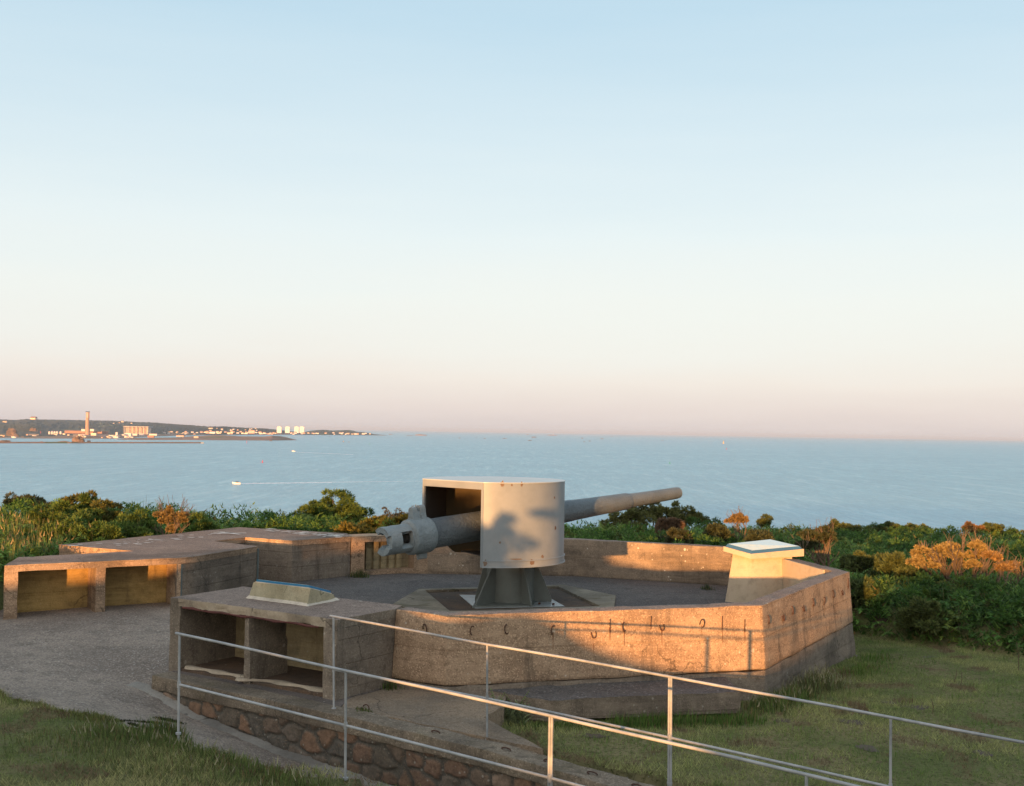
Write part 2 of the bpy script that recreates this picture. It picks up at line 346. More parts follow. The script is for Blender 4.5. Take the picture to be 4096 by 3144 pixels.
def slabm(P, z0, z1, grow=0.):
    bm = bmesh.new(); P = ccw([tuple(p[:2]) for p in P]); c = (sum(p[0] for p in P)/len(P), sum(p[1] for p in P)/len(P))
    Q = P
    if grow: Q = [(p[0]+(p[0]-c[0])/math.dist(p,c)*grow, p[1]+(p[1]-c[1])/math.dist(p,c)*grow) for p in P]
    from mathutils.geometry import tessellate_polygon
    n=len(P); lo=[bm.verts.new((x,y,z0)) for x,y in Q]; hi=[bm.verts.new((x,y,z1)) for x,y in P]
    if n > 4:
        for t3 in tessellate_polygon([[Vector((x,y,0)) for x,y in P]]):
            i,j,k=t3; q=(P[j][0]-P[i][0])*(P[k][1]-P[i][1])-(P[j][1]-P[i][1])*(P[k][0]-P[i][0])
            if q<0: j,k=k,j
            bm.faces.new((hi[i],hi[j],hi[k])); bm.faces.new((lo[i],lo[k],lo[j]))
    else: bm.faces.new(lo[::-1]); bm.faces.new(hi)
    for i in range(n): bm.faces.new((lo[i],lo[(i+1)%n],hi[(i+1)%n],hi[i]))
    return bm
def frame(A, B):
    A = Vector(A[:2]); B = Vector(B[:2]); d = (B-A).normalized(); n = Vector((-d.y,d.x)); return A, d, n, (B-A).length
def boxf(A, d, n, s0, s1, n0, n1, z0, z1, bm=None):
    bm = bm or bmesh.new(); P = [A+d*s+n*t for s,t in ((s0,n0),(s1,n0),(s1,n1),(s0,n1))]
    P = ccw([tuple(p) for p in P]); prism(bm, [(*p,z0) for p in P], [(*p,z1) for p in P]); return bm
def tube(bm, pts, rad, seg=8, cap=True):
    pts = [Vector(p) for p in pts]; rings = []
    if not isinstance(rad,(list,tuple)): rad = [rad]*len(pts)
    up = Vector((0,0,1))
    for i,p in enumerate(pts):
        t = (pts[min(i+1,len(pts)-1)]-pts[max(i-1,0)]).normalized()
        x = t.cross(up if abs(t.z)<.95 else Vector((1,0,0))).normalized(); y = x.cross(t)
        rings.append([bm.verts.new(p+(x*math.cos(2*math.pi*k/seg)+y*math.sin(2*math.pi*k/seg))*rad[i]) for k in range(seg)])
    for a_,b_ in zip(rings, rings[1:]):
        for k in range(seg): bm.faces.new((a_[k],a_[(k+1)%seg],b_[(k+1)%seg],b_[k]))
    if cap: bm.faces.new(rings[0][::-1]); bm.faces.new(rings[-1])
    return rings
def fnoise(x, y, s=1., seed=0): return mnoise.fractal(Vector((x*s+seed, y*s, seed*.7)), 1., 2., 4)
def sm(v, a_, b_):
    t = min(1,max(0,(v-a_)/(b_-a_))); return t*t*(3-2*t)

# ---------------------------------------------------------------- shape of the land
XE = [-40,-15,-12,-7.7,-6,-3.3,0,4.6,6.6,8.8,13.3,17,21.7,24,30,60]
YE = [30,32,32.5,34,35,36,37,38,40,42,47,50,52,52,52,52]
ZE = [1.6,1.42,1.5,1.2,1.05,.92,.8,.62,.54,.37,-.17,-.33,-.42,-.8,-1.1,-2.]
ZN = [1.2,1.15,1.15,1.1,1.05,.95,.8,.72,.55,.42,.36,.3,.25,.2,.1,0]
def canopy(x,y):
    ye = np.interp(x,XE,YE); ze = np.interp(x,XE,ZE); zn = np.interp(x,XE,ZN)
    t = np.clip((y-26)/(ye-26),0,1.0); return zn+(ze-zn)*t - np.maximum(0,y-ye)*.55
A_ = Vector((-5.12,16.73)); B_ = Vector((1.74,11.90)); dW = (B_-A_).normalized(); nW = Vector((dW.y,-dW.x))
if nW.y > 0: nW = -nW
def sn(x,y):
    p = Vector((x,y))-A_; return p.dot(dW), p.dot(nW)
def zcop(s): return float(np.interp(s,[-1,3.6,6,8.4,11,14],[-.1,-.1,-.145,-.28,-.42,-.55]))
def zpath(s): return float(np.interp(s,[-4,-2,0,.93,2.5,3.75,5,8,12],[-.03,-.12,-.34,-.56,-.75,-.83,-.92,-1.15,-1.5]))
def zedge(s): return float(np.interp(s,[-6,0,3,5.3,8,11,14],[.02,-.02,-.02,-.08,-.22,-.38,-.5]))
def zpave(s,n):
    t = min(1,max(0,n/2.1)); ze = zedge(s)-.03
    k = sm(s,2.,4.); u = sm(n,1.55,2.1); return (zpath(s)*(1-t)+ze*t)*(1-k)+(zpath(s)*(1-u)+ze*u)*k
def ridge(wq): return float(np.interp(wq,[-40,-17,-16,-15.2,-14.6,-14.2,-13.9,-13,-10,-8,-7.3,-7,-6.4,-6,-5.7,-5.4,-4.85,-3.9,-2.7,-2.4,-2.26,-2,-1.8,-1.5,-1,.5,3,20],[.5,.5,.54,.62,.75,.9,1.1,1.15,1.15,1.05,.95,.82,.84,.90,.93,.78,.39,.07,0,.05,.2,.5,.6,.8,1.1,1.2,1.3,1.5]))
BX=[-40,-10.1,-9.75,-9.65,-6.9,-3,1.7,5.7,6.5,7.2,9,9.7,12,40]; BY=[19.0,20.0,20.6,24.6,29.7,29.2,28.8,27.4,25.6,24.2,22.6,21.8,20.6,18.]
def hedge_y(x): return np.interp(x,BX,BY)
def pave_edge(s): return 2.15+.08*math.sin(s*2.1)+.06*math.sin(s*5.3+1)-(0 if s<4.7 else min(.6,(s-4.7)*.4))
def pave_z(x,y):
    s,n = sn(x,y)
    if n < 0:
        k = sm(-n,0,3.); return zpath(s)*(1-k)-.004*k
    return zpave(s,n)
def in_pave(x,y,g=0.):
    s,n = sn(x,y)
    if n > pave_edge(s)+g or x < -30: return False
    if s > .0+g and n < -.05-g: return False
    return y < float(hedge_y(x))+.3+g and y < 23.6
def land(x,y):
    s,n = sn(x,y)
    if s > -.6 and -.75 < n < .45: return min(zpath(s), zcop(s)-.3)-.12
    if -.6 < s < 4.3 and -3.4 < n <= -.75: return -.3
    if in_pave(x,y,.1): return pave_z(x,y)-.05
    if n > 0:
        m = zedge(s)+.035*max(0,n-2.1)+fnoise(x,y,.6,5)*.05
        t_ = x*math.sin(a)+y*math.cos(a); w_ = x*math.cos(a)-y*math.sin(a)
        if t_ < 6:
            target = ridge(w_)+(16-max(t_,-12))*math.tan(e_)-(.03*(-12-t_) if t_ < -12 else 0)
            if t_ > -9:
                if w_ < -1.3: target = min(target-.25, .9+.03*(6-t_))
                else: target = min(target,1.8)
            m = m+(target-m)*sm(6-t_,0,9)
        if y > 19 and s < -2: m = m*(1-sm(y,19,21))
        z = m
        if x < -9 : z = z*(1-sm(-x,9,12)*0)
    else:
        z = -.06 if x < -3.5 else -.3-.035*(y-13)
        if x >= -3.5: z = -.06+(z+.06)*sm(x,-3.5,-1.2)
        z += fnoise(x,y,.5,3)*.05
        if s > 4.3: z = min(z, zcop(s)-.07-.04*sm(-n,.7,3))
    yb = float(hedge_y(x))
    if y > yb:
        c = float(canopy(x,y)); z = z+(c-.62-z)*sm(y,yb,yb+1.1)+fnoise(x,y,.7,9)*.12*sm(y,yb,yb+1.5)
    return z

def grid_mesh(xs, ys, f):
    V = [(x,y,f(x,y)) for y in ys for x in xs]; nx = len(xs)
    F = [(j*nx+i,j*nx+i+1,(j+1)*nx+i+1,(j+1)*nx+i) for j in range(len(ys)-1) for i in range(nx-1)]
    return V,F
xs = sorted(set([-400,-250,-150,-100,-70,-50,-40,-32,-27,-23,-20,-18,-16]+[round(-15+.3*i,2) for i in range(101)]+[16,17,18,20,22,24,27,30,35,40,50,70,100,150,250,400]))
ys = sorted(set([-300,-200,-120,-80,-60,-45,-35,-30,-26,-23,-20]+[-18+1.*i for i in range(26)]+[round(8+.3*i,2) for i in range(61)]+[26.5+.5*i for i in range(69)]+[65,75,90,120,150]))
def landz(x,y):
    z = land(x,y)
    if y > 60: z = min(z, -3-(y-60)*.9)
    return max(z,-72)
V,F = grid_mesh(xs,ys,landz)
g = npmesh('ground', V, F, M['turf']); tag(g, kind='structure')
for p in g.data.polygons: p.use_smooth = True
# sea: one sheet to the horizon, out of strips that grow with distance
SEA = -60.
sx = [-60000,-40000,-20000,-6000,0,6000,20000,40000,60000]; sy = [-3000,60,500,1500,4000,9000,20000,45000,80000]
V,F = grid_mesh(sx,sy,lambda x,y:SEA)
tag(npmesh('sea', V, F, M['sea']), kind='structure')

# ---------------------------------------------------------------- pavement and floors
# gritty pavement left of the pit, falling along the foot of the retaining wall
XS=np.arange(-26,6.6,.16); YS=np.arange(7,23.7,.16); nx=len(XS); V=[];F=[]
for y in YS:
    for x in XS: V.append((x,y,pave_z(x,y)+fnoise(x,y,.8,2)*.012))
for j in range(len(YS)-1):
    for i in range(nx-1):
        if in_pave(XS[i]+.08,YS[j]+.08): F.append((j*nx+i,j*nx+i+1,(j+1)*nx+i+1,(j+1)*nx+i))
pv = npmesh('pavement', V, F, M['pavement']); tag(pv, kind='structure')
bm=bmesh.new(); bm.from_mesh(pv.data); bmesh.ops.delete(bm,geom=[v for v in bm.verts if not v.link_faces],context='VERTS')
for v in bm.verts:
    if any(len(e.link_faces)<2 for e in v.link_edges): v.co+=Vector((random.uniform(-.06,.06),random.uniform(-.06,.06),-.03))
bm.to_mesh(pv.data); bm.free()
for p in pv.data.polygons: p.use_smooth=True
# gun pit floor and approach
fl = [(-6.0,22.9),(-4.55,19.5),(-4.2,18.3),(-1.5,16.6),(3.7,17.6),(6.1,21.8),(5.2,26.6),(1.6,28.0),(-3.8,28.0),(-6.4,26.6),(-7.5,24.0)]
bm = bmesh.new(); pts = [(x,y,.012) for x,y in ccw(fl)]
bm.faces.new([bm.verts.new(p) for p in pts]); bmesh.ops.triangulate(bm, faces=bm.faces[:])
tag(obj('pit_floor', bm, M['floor']), kind='structure')

# ---------------------------------------------------------------- parapet of the gun pit
ZT = .95
O = [(-1.60,16.37),(-.85,15.9),(3.81,17.32),(6.45,21.81),(5.55,26.85),(1.72,28.3),(-2.12,28.62)]
def offset(P, d):
    Q=[]
    for i,p in enumerate(P):
        p = Vector(p); t0 = (p-Vector(P[i-1])).normalized() if i else None; t1 = (Vector(P[i+1])-p).normalized() if i<len(P)-1 else None
        n0 = Vector((-t0.y,t0.x)) if t0 else None; n1 = Vector((-t1.y,t1.x)) if t1 else None
        if n0 and n1: b = (n0+n1).normalized(); b = b/max(.3,b.dot(n1))
        else: b = n0 or n1
        Q.append(p+b*d)
    return Q
root = empty('gun_pit_parapet', (2.2,17,-.1), 'polygonal weathered concrete parapet ringing the gun, studded with rusty iron hooks', 'wall')
def loft(P, prof):
    bm = bmesh.new(); rows=[]
    offs = [offset(P,o) for o,z in prof]
    for i in range(len(P)): rows.append([bm.verts.new((offs[k][i].x,offs[k][i].y,prof[k][1] - (.05 if (i>=4 and prof[k][1]>.8) else 0))) for k in range(len(prof))])
    n=len(prof)
    for i in range(len(P)-1):
        for k in range(n): bm.faces.new((rows[i][k],rows[i+1][k],rows[i+1][(k+1)%n],rows[i][(k+1)%n]))
    bm.faces.new(rows[0]); bm.faces.new(rows[-1][::-1]); bmesh.ops.recalc_face_normals(bm, faces=bm.faces[:]); return bm
bm = loft(O, [(.0,ZT),(.30,ZT),(.30,-.03),(-.07,.0)]); roughen(bm,.02,.25,.012,1.)
# material by facing: tops gritty, inside darker
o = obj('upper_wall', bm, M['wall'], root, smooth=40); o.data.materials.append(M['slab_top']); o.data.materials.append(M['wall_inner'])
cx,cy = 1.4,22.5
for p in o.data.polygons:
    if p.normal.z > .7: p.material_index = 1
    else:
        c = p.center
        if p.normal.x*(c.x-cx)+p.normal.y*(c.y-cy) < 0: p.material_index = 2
bm = loft(O, [(-.06,-.012),(.25,-.012),(.25,-.75),(-.13,-.75)]); roughen(bm,.025,.22,.022,5.,3.)
obj('footing', bm, M['wall_dark'], root, smooth=40)
# iron hooks and rust streaks on the outside face
def hook(bm, c, tang, out, kind, sc=.055):
    up = Vector((0,0,1)); pts=[]
    if kind == 'bar': pts = [c+up*.09+out*.012, c-up*.1+out*.012]
    else:
        ph = {'c':(100,300),'u':(170,380),'j':(60,250),'s':(-60,190)}[kind]
        for k in range(9):
            q = R(ph[0]+(ph[1]-ph[0])*k/8); pts.append(c+tang*math.cos(q)*sc*.7+up*math.sin(q)*sc*1.25+out*(.012+.02*math.sin(k/8*math.pi)))
        pts = [pts[0]-out*.04]+pts+[pts[-1]-out*.04]
    tube(bm, pts, .0085 if kind!='bar' else .007, 6)
def on_wall(x,y,P,Q):
    d = ray(x,y); A0=Vector(P[:2]); e=Vector(Q[:2])-A0; nn=Vector((-e.y,e.x)); t=(A0-CAM.xy).dot(nn)/Vector(d[:2]).dot(nn); return CAM+d*t
hooks1 = [(1540,2478,'j'),(1575,2500,'c'),(1705,2512,'s'),(1888,2520,'j'),(2025,2515,'c'),(2210,2518,'j'),(2371,2532,'u'),(2437,2500,'bar'),(2494,2506,'c'),(2601,2488,'bar'),(2644,2503,'u'),(2804,2492,'s'),(2886,2487,'bar'),(2975,2500,'bar')]
hooks2 = [(3067,2477,'c'),(3124,2466,'u'),(3163,2440,'c'),(3206,2430,'u'),(3246,2408,'c'),(3290,2403,'j'),(3327,2375,'c'),(3361,2366,'u'),(3388,2332,'bar')]
for lst,P,Q in ((hooks1,O[1],O[2]),(hooks2,O[2],O[3])):
    e = (Vector(Q)-Vector(P)).normalized(); out = Vector((e.y,-e.x,0)); tg = Vector((e.x,e.y,0))
    for x,y,k in lst:
        if x < 1720: P2,Q2 = O[0],O[1]; e2=(Vector(Q2)-Vector(P2)).normalized(); o2=Vector((e2.y,-e2.x,0)); t2=Vector((e2.x,e2.y,0))
        else: P2,Q2,o2,t2 = P,Q,out,tg
        c = on_wall(x,y,P2,Q2); c = c + o2*(.07*(ZT-c.z)/.95*1.0)
        if lst is hooks2 or x>2150:
            sb=bmesh.new(); rs=random.Random(int(x)); Ls=rs.uniform(.10,.30); wd=rs.uniform(.008,.018); L_=[];R_=[]
            for q in range(7):
                u=q/6; zc=-.03-Ls*u; ww=wd*(1-u*.8)*rs.uniform(.7,1.3); off=o2*(.004+.07*(-zc)/.95+.002)
                L_.append(sb.verts.new(c+off+t2*(-ww)+Vector((0,0,zc)))); R_.append(sb.verts.new(c+off+t2*(ww+rs.uniform(-.003,.003))+Vector((0,0,zc))))
            for q in range(6): sb.faces.new((L_[q],L_[q+1],R_[q+1],R_[q]))
            obj('rust_stain', sb, M['stain'], root)
        hb = bmesh.new(); hook(hb, c, t2, o2, k, .05); obj('rusty_hook', hb, M['rust'], root, smooth=60)
# low slab in front of the near wall
fs = [(-.35,16.0),(.15,15.62),(.55,15.42),(1.95,15.78),(3.25,16.12),(3.22,17.2)]
bm = slabm(fs,-.36,-.075); roughen(bm,.02,.2,.02,9.,2.5)
o = obj('platform_slab', bm, M['wall_dark'], smooth=40); o.data.materials.append(M['floor'])
for p in o.data.polygons:
    if p.normal.z>.7: p.material_index=1
tag(o,'low dark asphalt topped slab along the foot of the near parapet','slab')
# rounded stone under the right corner
bm = bmesh.new(); bmesh.ops.create_icosphere(bm, subdivisions=3, radius=1.)
for v in bm.verts: v.co = Vector((v.co.x*.28+6.42, v.co.y*.22+21.72, v.co.z*.14-.72)) + mnoise.noise_vector(v.co*2)*.03
tag(obj('boulder', bm, M['coping'], smooth=60),'rounded stone half buried under the right corner of the parapet','stone')

# recessed shell locker in the back wall
lk = empty('shell_locker', (-3,27.9,0), 'recessed shell locker in the back wall left of the breech, ribbed back panel', 'locker')
PA,PB = (-3.77,27.37),(-2.10,28.26); A0,d0,n0,L0 = frame(PA,PB)
f1,f2 = .34,L0-.26
for nm,s0,s1,z0,z1 in (('post',0,f1,-.05,.94),('post',f2,L0+.1,-.05,.94)):
    bm = boxf(A0,d0,n0,s0,s1,0,.62,z0,z1); roughen(bm,.012,.25,.006,3+s0); obj(nm,bm,M['wall'],lk,smooth=40)
bm = boxf(A0,d0,n0,f1,f2,.004,.62,.80,.938); roughen(bm,.012,.25,.006,4); obj('lintel',bm,M['wall'],lk,smooth=40)
bm = boxf(A0,d0,n0,f1,f2,.004,.4,-.05,.11); roughen(bm,.012,.25,.006,6); obj('sill',bm,M['wall'],lk,smooth=40)
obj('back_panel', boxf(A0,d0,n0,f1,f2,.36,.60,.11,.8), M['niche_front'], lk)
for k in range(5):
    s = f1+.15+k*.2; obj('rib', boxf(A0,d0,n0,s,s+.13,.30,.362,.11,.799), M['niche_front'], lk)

# ---------------------------------------------------------------- bunker slab at the back left
bk = empty('ammunition_bunker', (-7.5,22.5,0), 'long low concrete ammunition bunker with two open bays, far left', 'bunker')
rf = [(-9.56,24.39),(-7.66,23.41),(-9.38,22.0),(-9.08,20.69),(-6.44,22.29),(-6.21,22.54),(-5.42,24.78),(-6.62,25.71),(-6.15,26.7),(-4.93,26.05),(-3.78,27.37),(-4.0,28.15),(-6.92,29.34)]
bm = slabm(rf,.83,.95)
bmesh.ops.triangulate(bm, faces=[f for f in bm.faces if len(f.verts)>4])
roughen(bm,0,.3,.008,2.)
o = obj('roof', bm, M['wall'], bk, smooth=35); o.data.materials.append(M['slab_top'])
for p in o.data.polygons:
    if p.normal.z>.7: p.material_index=1
FA_,FB_ = (-9.08,20.69),(-6.44,22.29); A0,d0,n0,L0 = frame(FA_,FB_)
def sof(x,y): q = on_wall(x,y,FA_,FB_); return (q.xy-A0).dot(d0)
pl = [(0,sof(70,2350)),(sof(382,2400),sof(420,2400)),(sof(721,2400),L0)]
for i,(s0,s1) in enumerate(pl):
    bm = boxf(A0,d0,n0,s0,s1,0,.78,-.06,.829) if i else slabm([A0,A0+d0*s1,A0+d0*s1+n0*.78,(-9.27,21.52)],-.06,.829); roughen(bm,.014,.22,.012,20+i); obj('pillar',bm,M['wall'],bk,smooth=40)
for i in range(2):
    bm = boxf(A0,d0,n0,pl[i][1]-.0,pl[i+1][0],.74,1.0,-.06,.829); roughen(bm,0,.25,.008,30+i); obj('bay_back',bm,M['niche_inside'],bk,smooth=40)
# masses under the roof: passage wall, block beyond the passage, rear face
def mass(name,P,m,seed,z1=.829):
    bm = slabm(P,-.08,z1); roughen(bm,0,.3,.01,seed); return obj(name,bm,m,bk,smooth=35)
e1 = A0+d0*L0; e2 = e1+n0*.995
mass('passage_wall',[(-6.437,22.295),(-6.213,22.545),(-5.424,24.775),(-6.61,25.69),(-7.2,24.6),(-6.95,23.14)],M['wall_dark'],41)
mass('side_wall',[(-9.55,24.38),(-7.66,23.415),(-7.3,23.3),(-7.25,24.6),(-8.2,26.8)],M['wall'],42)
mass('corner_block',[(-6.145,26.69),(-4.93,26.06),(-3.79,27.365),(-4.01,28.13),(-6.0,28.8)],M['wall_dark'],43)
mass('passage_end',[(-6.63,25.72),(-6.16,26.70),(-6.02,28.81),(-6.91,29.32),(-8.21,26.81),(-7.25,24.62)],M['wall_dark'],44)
# blue-grey sealant strips at the joints
bm = boxf(Vector((-6.40,22.33)),Vector((.62,.78)),Vector((-.78,.62)),0.02,.05,-.03,.02,-.02,.82); obj('sealant_strip',bm,M['strip'],bk)
bm = boxf(Vector((-5.42,24.76)),Vector((.62,.78)),Vector((-.78,.62)),-.02,.01,-.03,.02,-.02,.90); obj('sealant_strip',bm,M['strip'],bk)
# painted cross on the roof and lime splashes
def mark(name,c,s,ang):
    bm = bmesh.new()
    for q in ang:
        u = Vector((math.cos(q),math.sin(q))); v = Vector((-u.y,u.x)); P = [Vector(c)+u*k*s+v*j*.045 for k,j in ((-1,-1),(1,-1),(1,1),(-1,1))]
        z = .962+.003*ang.index(q); bm.faces.new([bm.verts.new((p.x,p.y,z)) for p in P])
    return obj(name,bm,M['whitepaint'],bk)
c = G(914,2135,.95); mark('painted_cross',(c.x,c.y),.42,[R(22),R(142)])
bm = bmesh.new()
for i in range(60):
    x = random.uniform(1070,1390); y = 2119+(x-1070)*.085+random.uniform(-4,9); c = G(x,y,.95); r_ = random.uniform(.02,.09)
    P = [(c.x+math.cos(t)*r_*random.uniform(.8,2.2),c.y+math.sin(t)*r_*random.uniform(.6,1.),.963) for t in np.linspace(0,2*math.pi,7)[:-1]]
    bm.faces.new([bm.verts.new(p) for p in P])
for i in range(40):
    x = random.uniform(280,900); y = 2184-(x-250)*.0975+random.uniform(2,24); c = G(x,y,.95); r_ = random.uniform(.015,.06)
    P = [(c.x+math.cos(t)*r_*random.uniform(.8,2.5),c.y+math.sin(t)*r_,.963) for t in np.linspace(0,2*math.pi,7)[:-1]]
    bm.faces.new([bm.verts.new(p) for p in P])
o = obj('lime_splashes', bm, M['whitepaint'], bk); o['kind']='stuff'

# ---------------------------------------------------------------- front block with two bays
fb = empty('ammunition_block', (-3.6,16.8,-.1), 'square concrete block with two open bays and a crumbling roof edge, behind the handrail', 'bunker')
FA_,FB_ = (-5.03,17.13),(-2.28,15.35); A0,d0,n0,L0 = frame(FA_,FB_)
rf = [FA_,FB_,(-1.61,16.36),(-1.55,16.70),(-4.25,18.42)]
bm = slabm(rf,.835,.955); bmesh.ops.triangulate(bm, faces=[f for f in bm.faces if len(f.verts)>4])
roughen(bm,0,.07,.006,8.)
for v in bm.verts:      # the broken lower lip along the front
    q = (v.co.xy-A0); n_ = q.dot(n0); s_ = q.dot(d0)
    if n_ < .09 and .15 < s_ < L0-.3:
        k = .6*mnoise.noise(Vector((s_*5,v.co.z*9,1)))+.9*mnoise.noise(Vector((s_*19,v.co.z*22,4)))
        push = (.018+.022*k)*(1 if v.co.z < .9 else .45); v.co.x += n0.x*push; v.co.y += n0.y*push; v.co.z += .018*k if v.co.z<.9 else 0
o = obj('roof', bm, M['block'], fb, smooth=35); o.data.materials.append(M['slab_top']); o.data.materials.append(M['mortar'])
for p in o.data.polygons:
    c = p.center.xy-A0
    if p.normal.z>.7: p.material_index=1
    elif c.dot(n0)<.12 and .15<c.dot(d0)<L0-.2: p.material_index=2
def sof(x,y): q = on_wall(x,y,FA_,FB_); return (q.xy-A0).dot(d0)
pl = [(0,sof(718,2500)),(sof(977,2600),sof(1000,2600)),(sof(1293,2600),L0)]
for i,(s0,s1) in enumerate(pl):
    bm = boxf(A0,d0,n0,s0,s1,0,1.14 if i!=1 else .75,-.13,.834); roughen(bm,.014,.12,.01,50+i,5)
    if i==1:
        for v in bm.verts:
            q=(v.co.xy-A0)
            if q.dot(d0)>s1-.03 and v.co.z>.45: v.co.x -= d0.x*.03; v.co.y -= d0.y*.03
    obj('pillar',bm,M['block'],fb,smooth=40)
for i in range(1):
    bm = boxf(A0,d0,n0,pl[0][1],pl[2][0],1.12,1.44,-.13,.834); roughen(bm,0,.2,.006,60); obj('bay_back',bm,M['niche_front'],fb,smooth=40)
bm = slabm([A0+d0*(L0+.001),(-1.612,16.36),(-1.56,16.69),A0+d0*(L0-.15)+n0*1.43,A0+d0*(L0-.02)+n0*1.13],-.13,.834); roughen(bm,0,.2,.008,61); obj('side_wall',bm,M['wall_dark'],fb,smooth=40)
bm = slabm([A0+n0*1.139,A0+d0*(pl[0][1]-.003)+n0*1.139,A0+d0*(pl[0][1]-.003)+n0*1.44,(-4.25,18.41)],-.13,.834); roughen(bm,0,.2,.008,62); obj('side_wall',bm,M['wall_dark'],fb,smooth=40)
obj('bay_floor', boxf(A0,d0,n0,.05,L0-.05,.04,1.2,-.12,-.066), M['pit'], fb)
# rusted angle iron under the lip
bm = bmesh.new()
pts=[A0+d0*s for s in np.linspace(.28,L0-.32,14)]
tube(bm,[(p.x-n0.x*.012,p.y-n0.y*.012,.832+.008*math.sin(i*1.9)) for i,p in enumerate(pts)],[.016+.007*math.sin(i*2.3) for i in range(14)],6)
obj('rusty_lintel_bar', bm, M['redrust'], fb, smooth=50)
# uneven mortar sills
for s0,s1,o1,o2 in ((pl[0][1]+.05,pl[1][0]-.02,.1,.12),(pl[1][0]-.08,pl[2][0]-.01,-.04,.16)):
    S = np.linspace(s0,s1,22); V=[];F=[]
    for i,s in enumerate(S):
        wd = .075*(.7+.5*math.sin(i*.7+s0)) *(.5 if i in(0,21) else 1); cc = o1+(o2-o1)*min(1,i/7)
        for n_,z in ((cc-wd,-.064),(cc-wd*.6,-.035),(cc+wd*.6,-.032),(cc+wd,-.062)):
            p=A0+d0*s+n0*n_; V.append((p.x,p.y,z))
    for i in range(21):
        for k in range(3): a0=i*4+k; F.append((a0,a0+4,a0+5,a0+1))
    npmesh('mortar_sill',V,F,M['mortar'],fb)

# apron under and beside the block, gravelly ramp to the right
def PS(s,n): p=A_+dW*s+nW*n; return (p.x,p.y)
ap = [PS(.02,-.30),PS(3.4,-.30),(-2.1,15.6),(-1.7,16.2),(-4.2,18.3),(-5.0,17.3)]
bm = slabm(ap,-.40,-.108); roughen(bm,0,.25,.004,12)
tag(obj('apron_slab',bm,M['apron'],smooth=40),'dark concrete apron strip in front of the bays of the near block','slab')
gv = [(-2.12,15.55),PS(3.42,-.31),PS(5.5,-.31),PS(6.55,-.31),(-.30,14.6),(-.05,15.2),(0.0,16.1),(-.85,15.98),(-1.5,16.42)]
bm = slabm(gv,-.5,-.112); bmesh.ops.triangulate(bm, faces=[f for f in bm.faces if len(f.verts)>4]); roughen(bm,0,.2,.015,13)
tag(obj('gravel_slab',bm,M['gravel'],smooth=40),'gritty sand coloured slab between the near block and the lawn','slab')

# ---------------------------------------------------------------- retaining wall
rw = empty('retaining_wall', (*PS(4,0),-.9), 'granite rubble retaining wall with a concrete coping under the handrails', 'wall')
S = [0,1.2,2.6,3.6,4.8,6,7.2,8.4,9.7,11,12.5,14]
bm = bmesh.new(); rows=[]
for s in S:
    z = zcop(s); rows.append([bm.verts.new((*PS(s,n),zz)) for n,zz in ((.05,z),(-.31,z),(-.31,z-.24),(.05,z-.21))])
for i in range(len(S)-1):
    for k in range(4): bm.faces.new((rows[i][k],rows[i+1][k],rows[i+1][(k+1)%4],rows[i][(k+1)%4]))
bm.faces.new(rows[0]); bm.faces.new(rows[-1][::-1]); bmesh.ops.recalc_face_normals(bm, faces=bm.faces[:])
roughen(bm,.022,.14,.013,15.,3.)
obj('coping',bm,M['coping'],rw,smooth=45)
# rubble face: stones standing proud of mortar
def rubble(S0,S1,ztop,zbot,step_=.028):
    SS = np.arange(S0,S1,step_); rr = random.Random(4); cells=[]
    for i in range(int((S1-S0)/.31)):
        for j in range(-1,7): cells.append((S0+(i+rr.uniform(.18,.82)+(j%2)*.5)*.31, -.1-(j+rr.uniform(.2,.8))*.25, rr.random(), rr.uniform(.7,1.35)))
    C_ = np.array(cells); V=[];T=[];rowsn=42
    for s in SS:
        zt_ = ztop(s); zb_ = zbot(s)
        for k in range(rowsn):
            z = zt_+(zb_-zt_)*k/(rowsn-1); ws = s+.05*mnoise.noise(Vector((s*4,z*4,0))); wz = z+.05*mnoise.noise(Vector((s*4,z*4,7)))
            d = np.maximum(np.abs(C_[:,0]-ws)*.9/C_[:,3], np.abs(C_[:,1]-wz)*1.25)*.55+np.hypot(C_[:,0]-ws,(C_[:,1]-wz)*1.25)*.45
            i_ = np.argpartition(d,1)[:2]; i_ = i_[np.argsort(d[i_])]; g_ = d[i_[1]]-d[i_[0]]; q = min(1,max(0,(g_-.035)/.025)); q=q*q*(3-2*q)
            p = PS(s, .0+.028*q+.008*mnoise.noise(Vector((s*12,z*12,3)))); V.append((*p,z)); r_=C_[i_[0],2]
            if r_ > .55: q *= .35
            st = [(.24,.14,.085),(.19,.115,.075),(.17,.12,.085),(.27,.19,.135),(.14,.115,.09),(.21,.15,.10)][int(r_*6)%6]
            mo = (.105,.095,.078); T.append([mo[c]*(1-q)+st[c]*q for c in range(3)])
    F=[(i*rowsn+k,i*rowsn+k+1,(i+1)*rowsn+k+1,(i+1)*rowsn+k) for i in range(len(SS)-1) for k in range(rowsn-1)]
    return V,F,T
V,F,T = rubble(0.02,10.5,lambda s:zcop(s)-.19,lambda s:zpath(s)-.12)
o = npmesh('rubble_face',V,F,M['stone'],rw,tint=np.array(T))
for p in o.data.polygons: p.use_smooth=True
obj('core', boxf(A_,dW,nW,.03,14,-.3,-.03,-1.6,-.33), M['wall_dark'], rw)
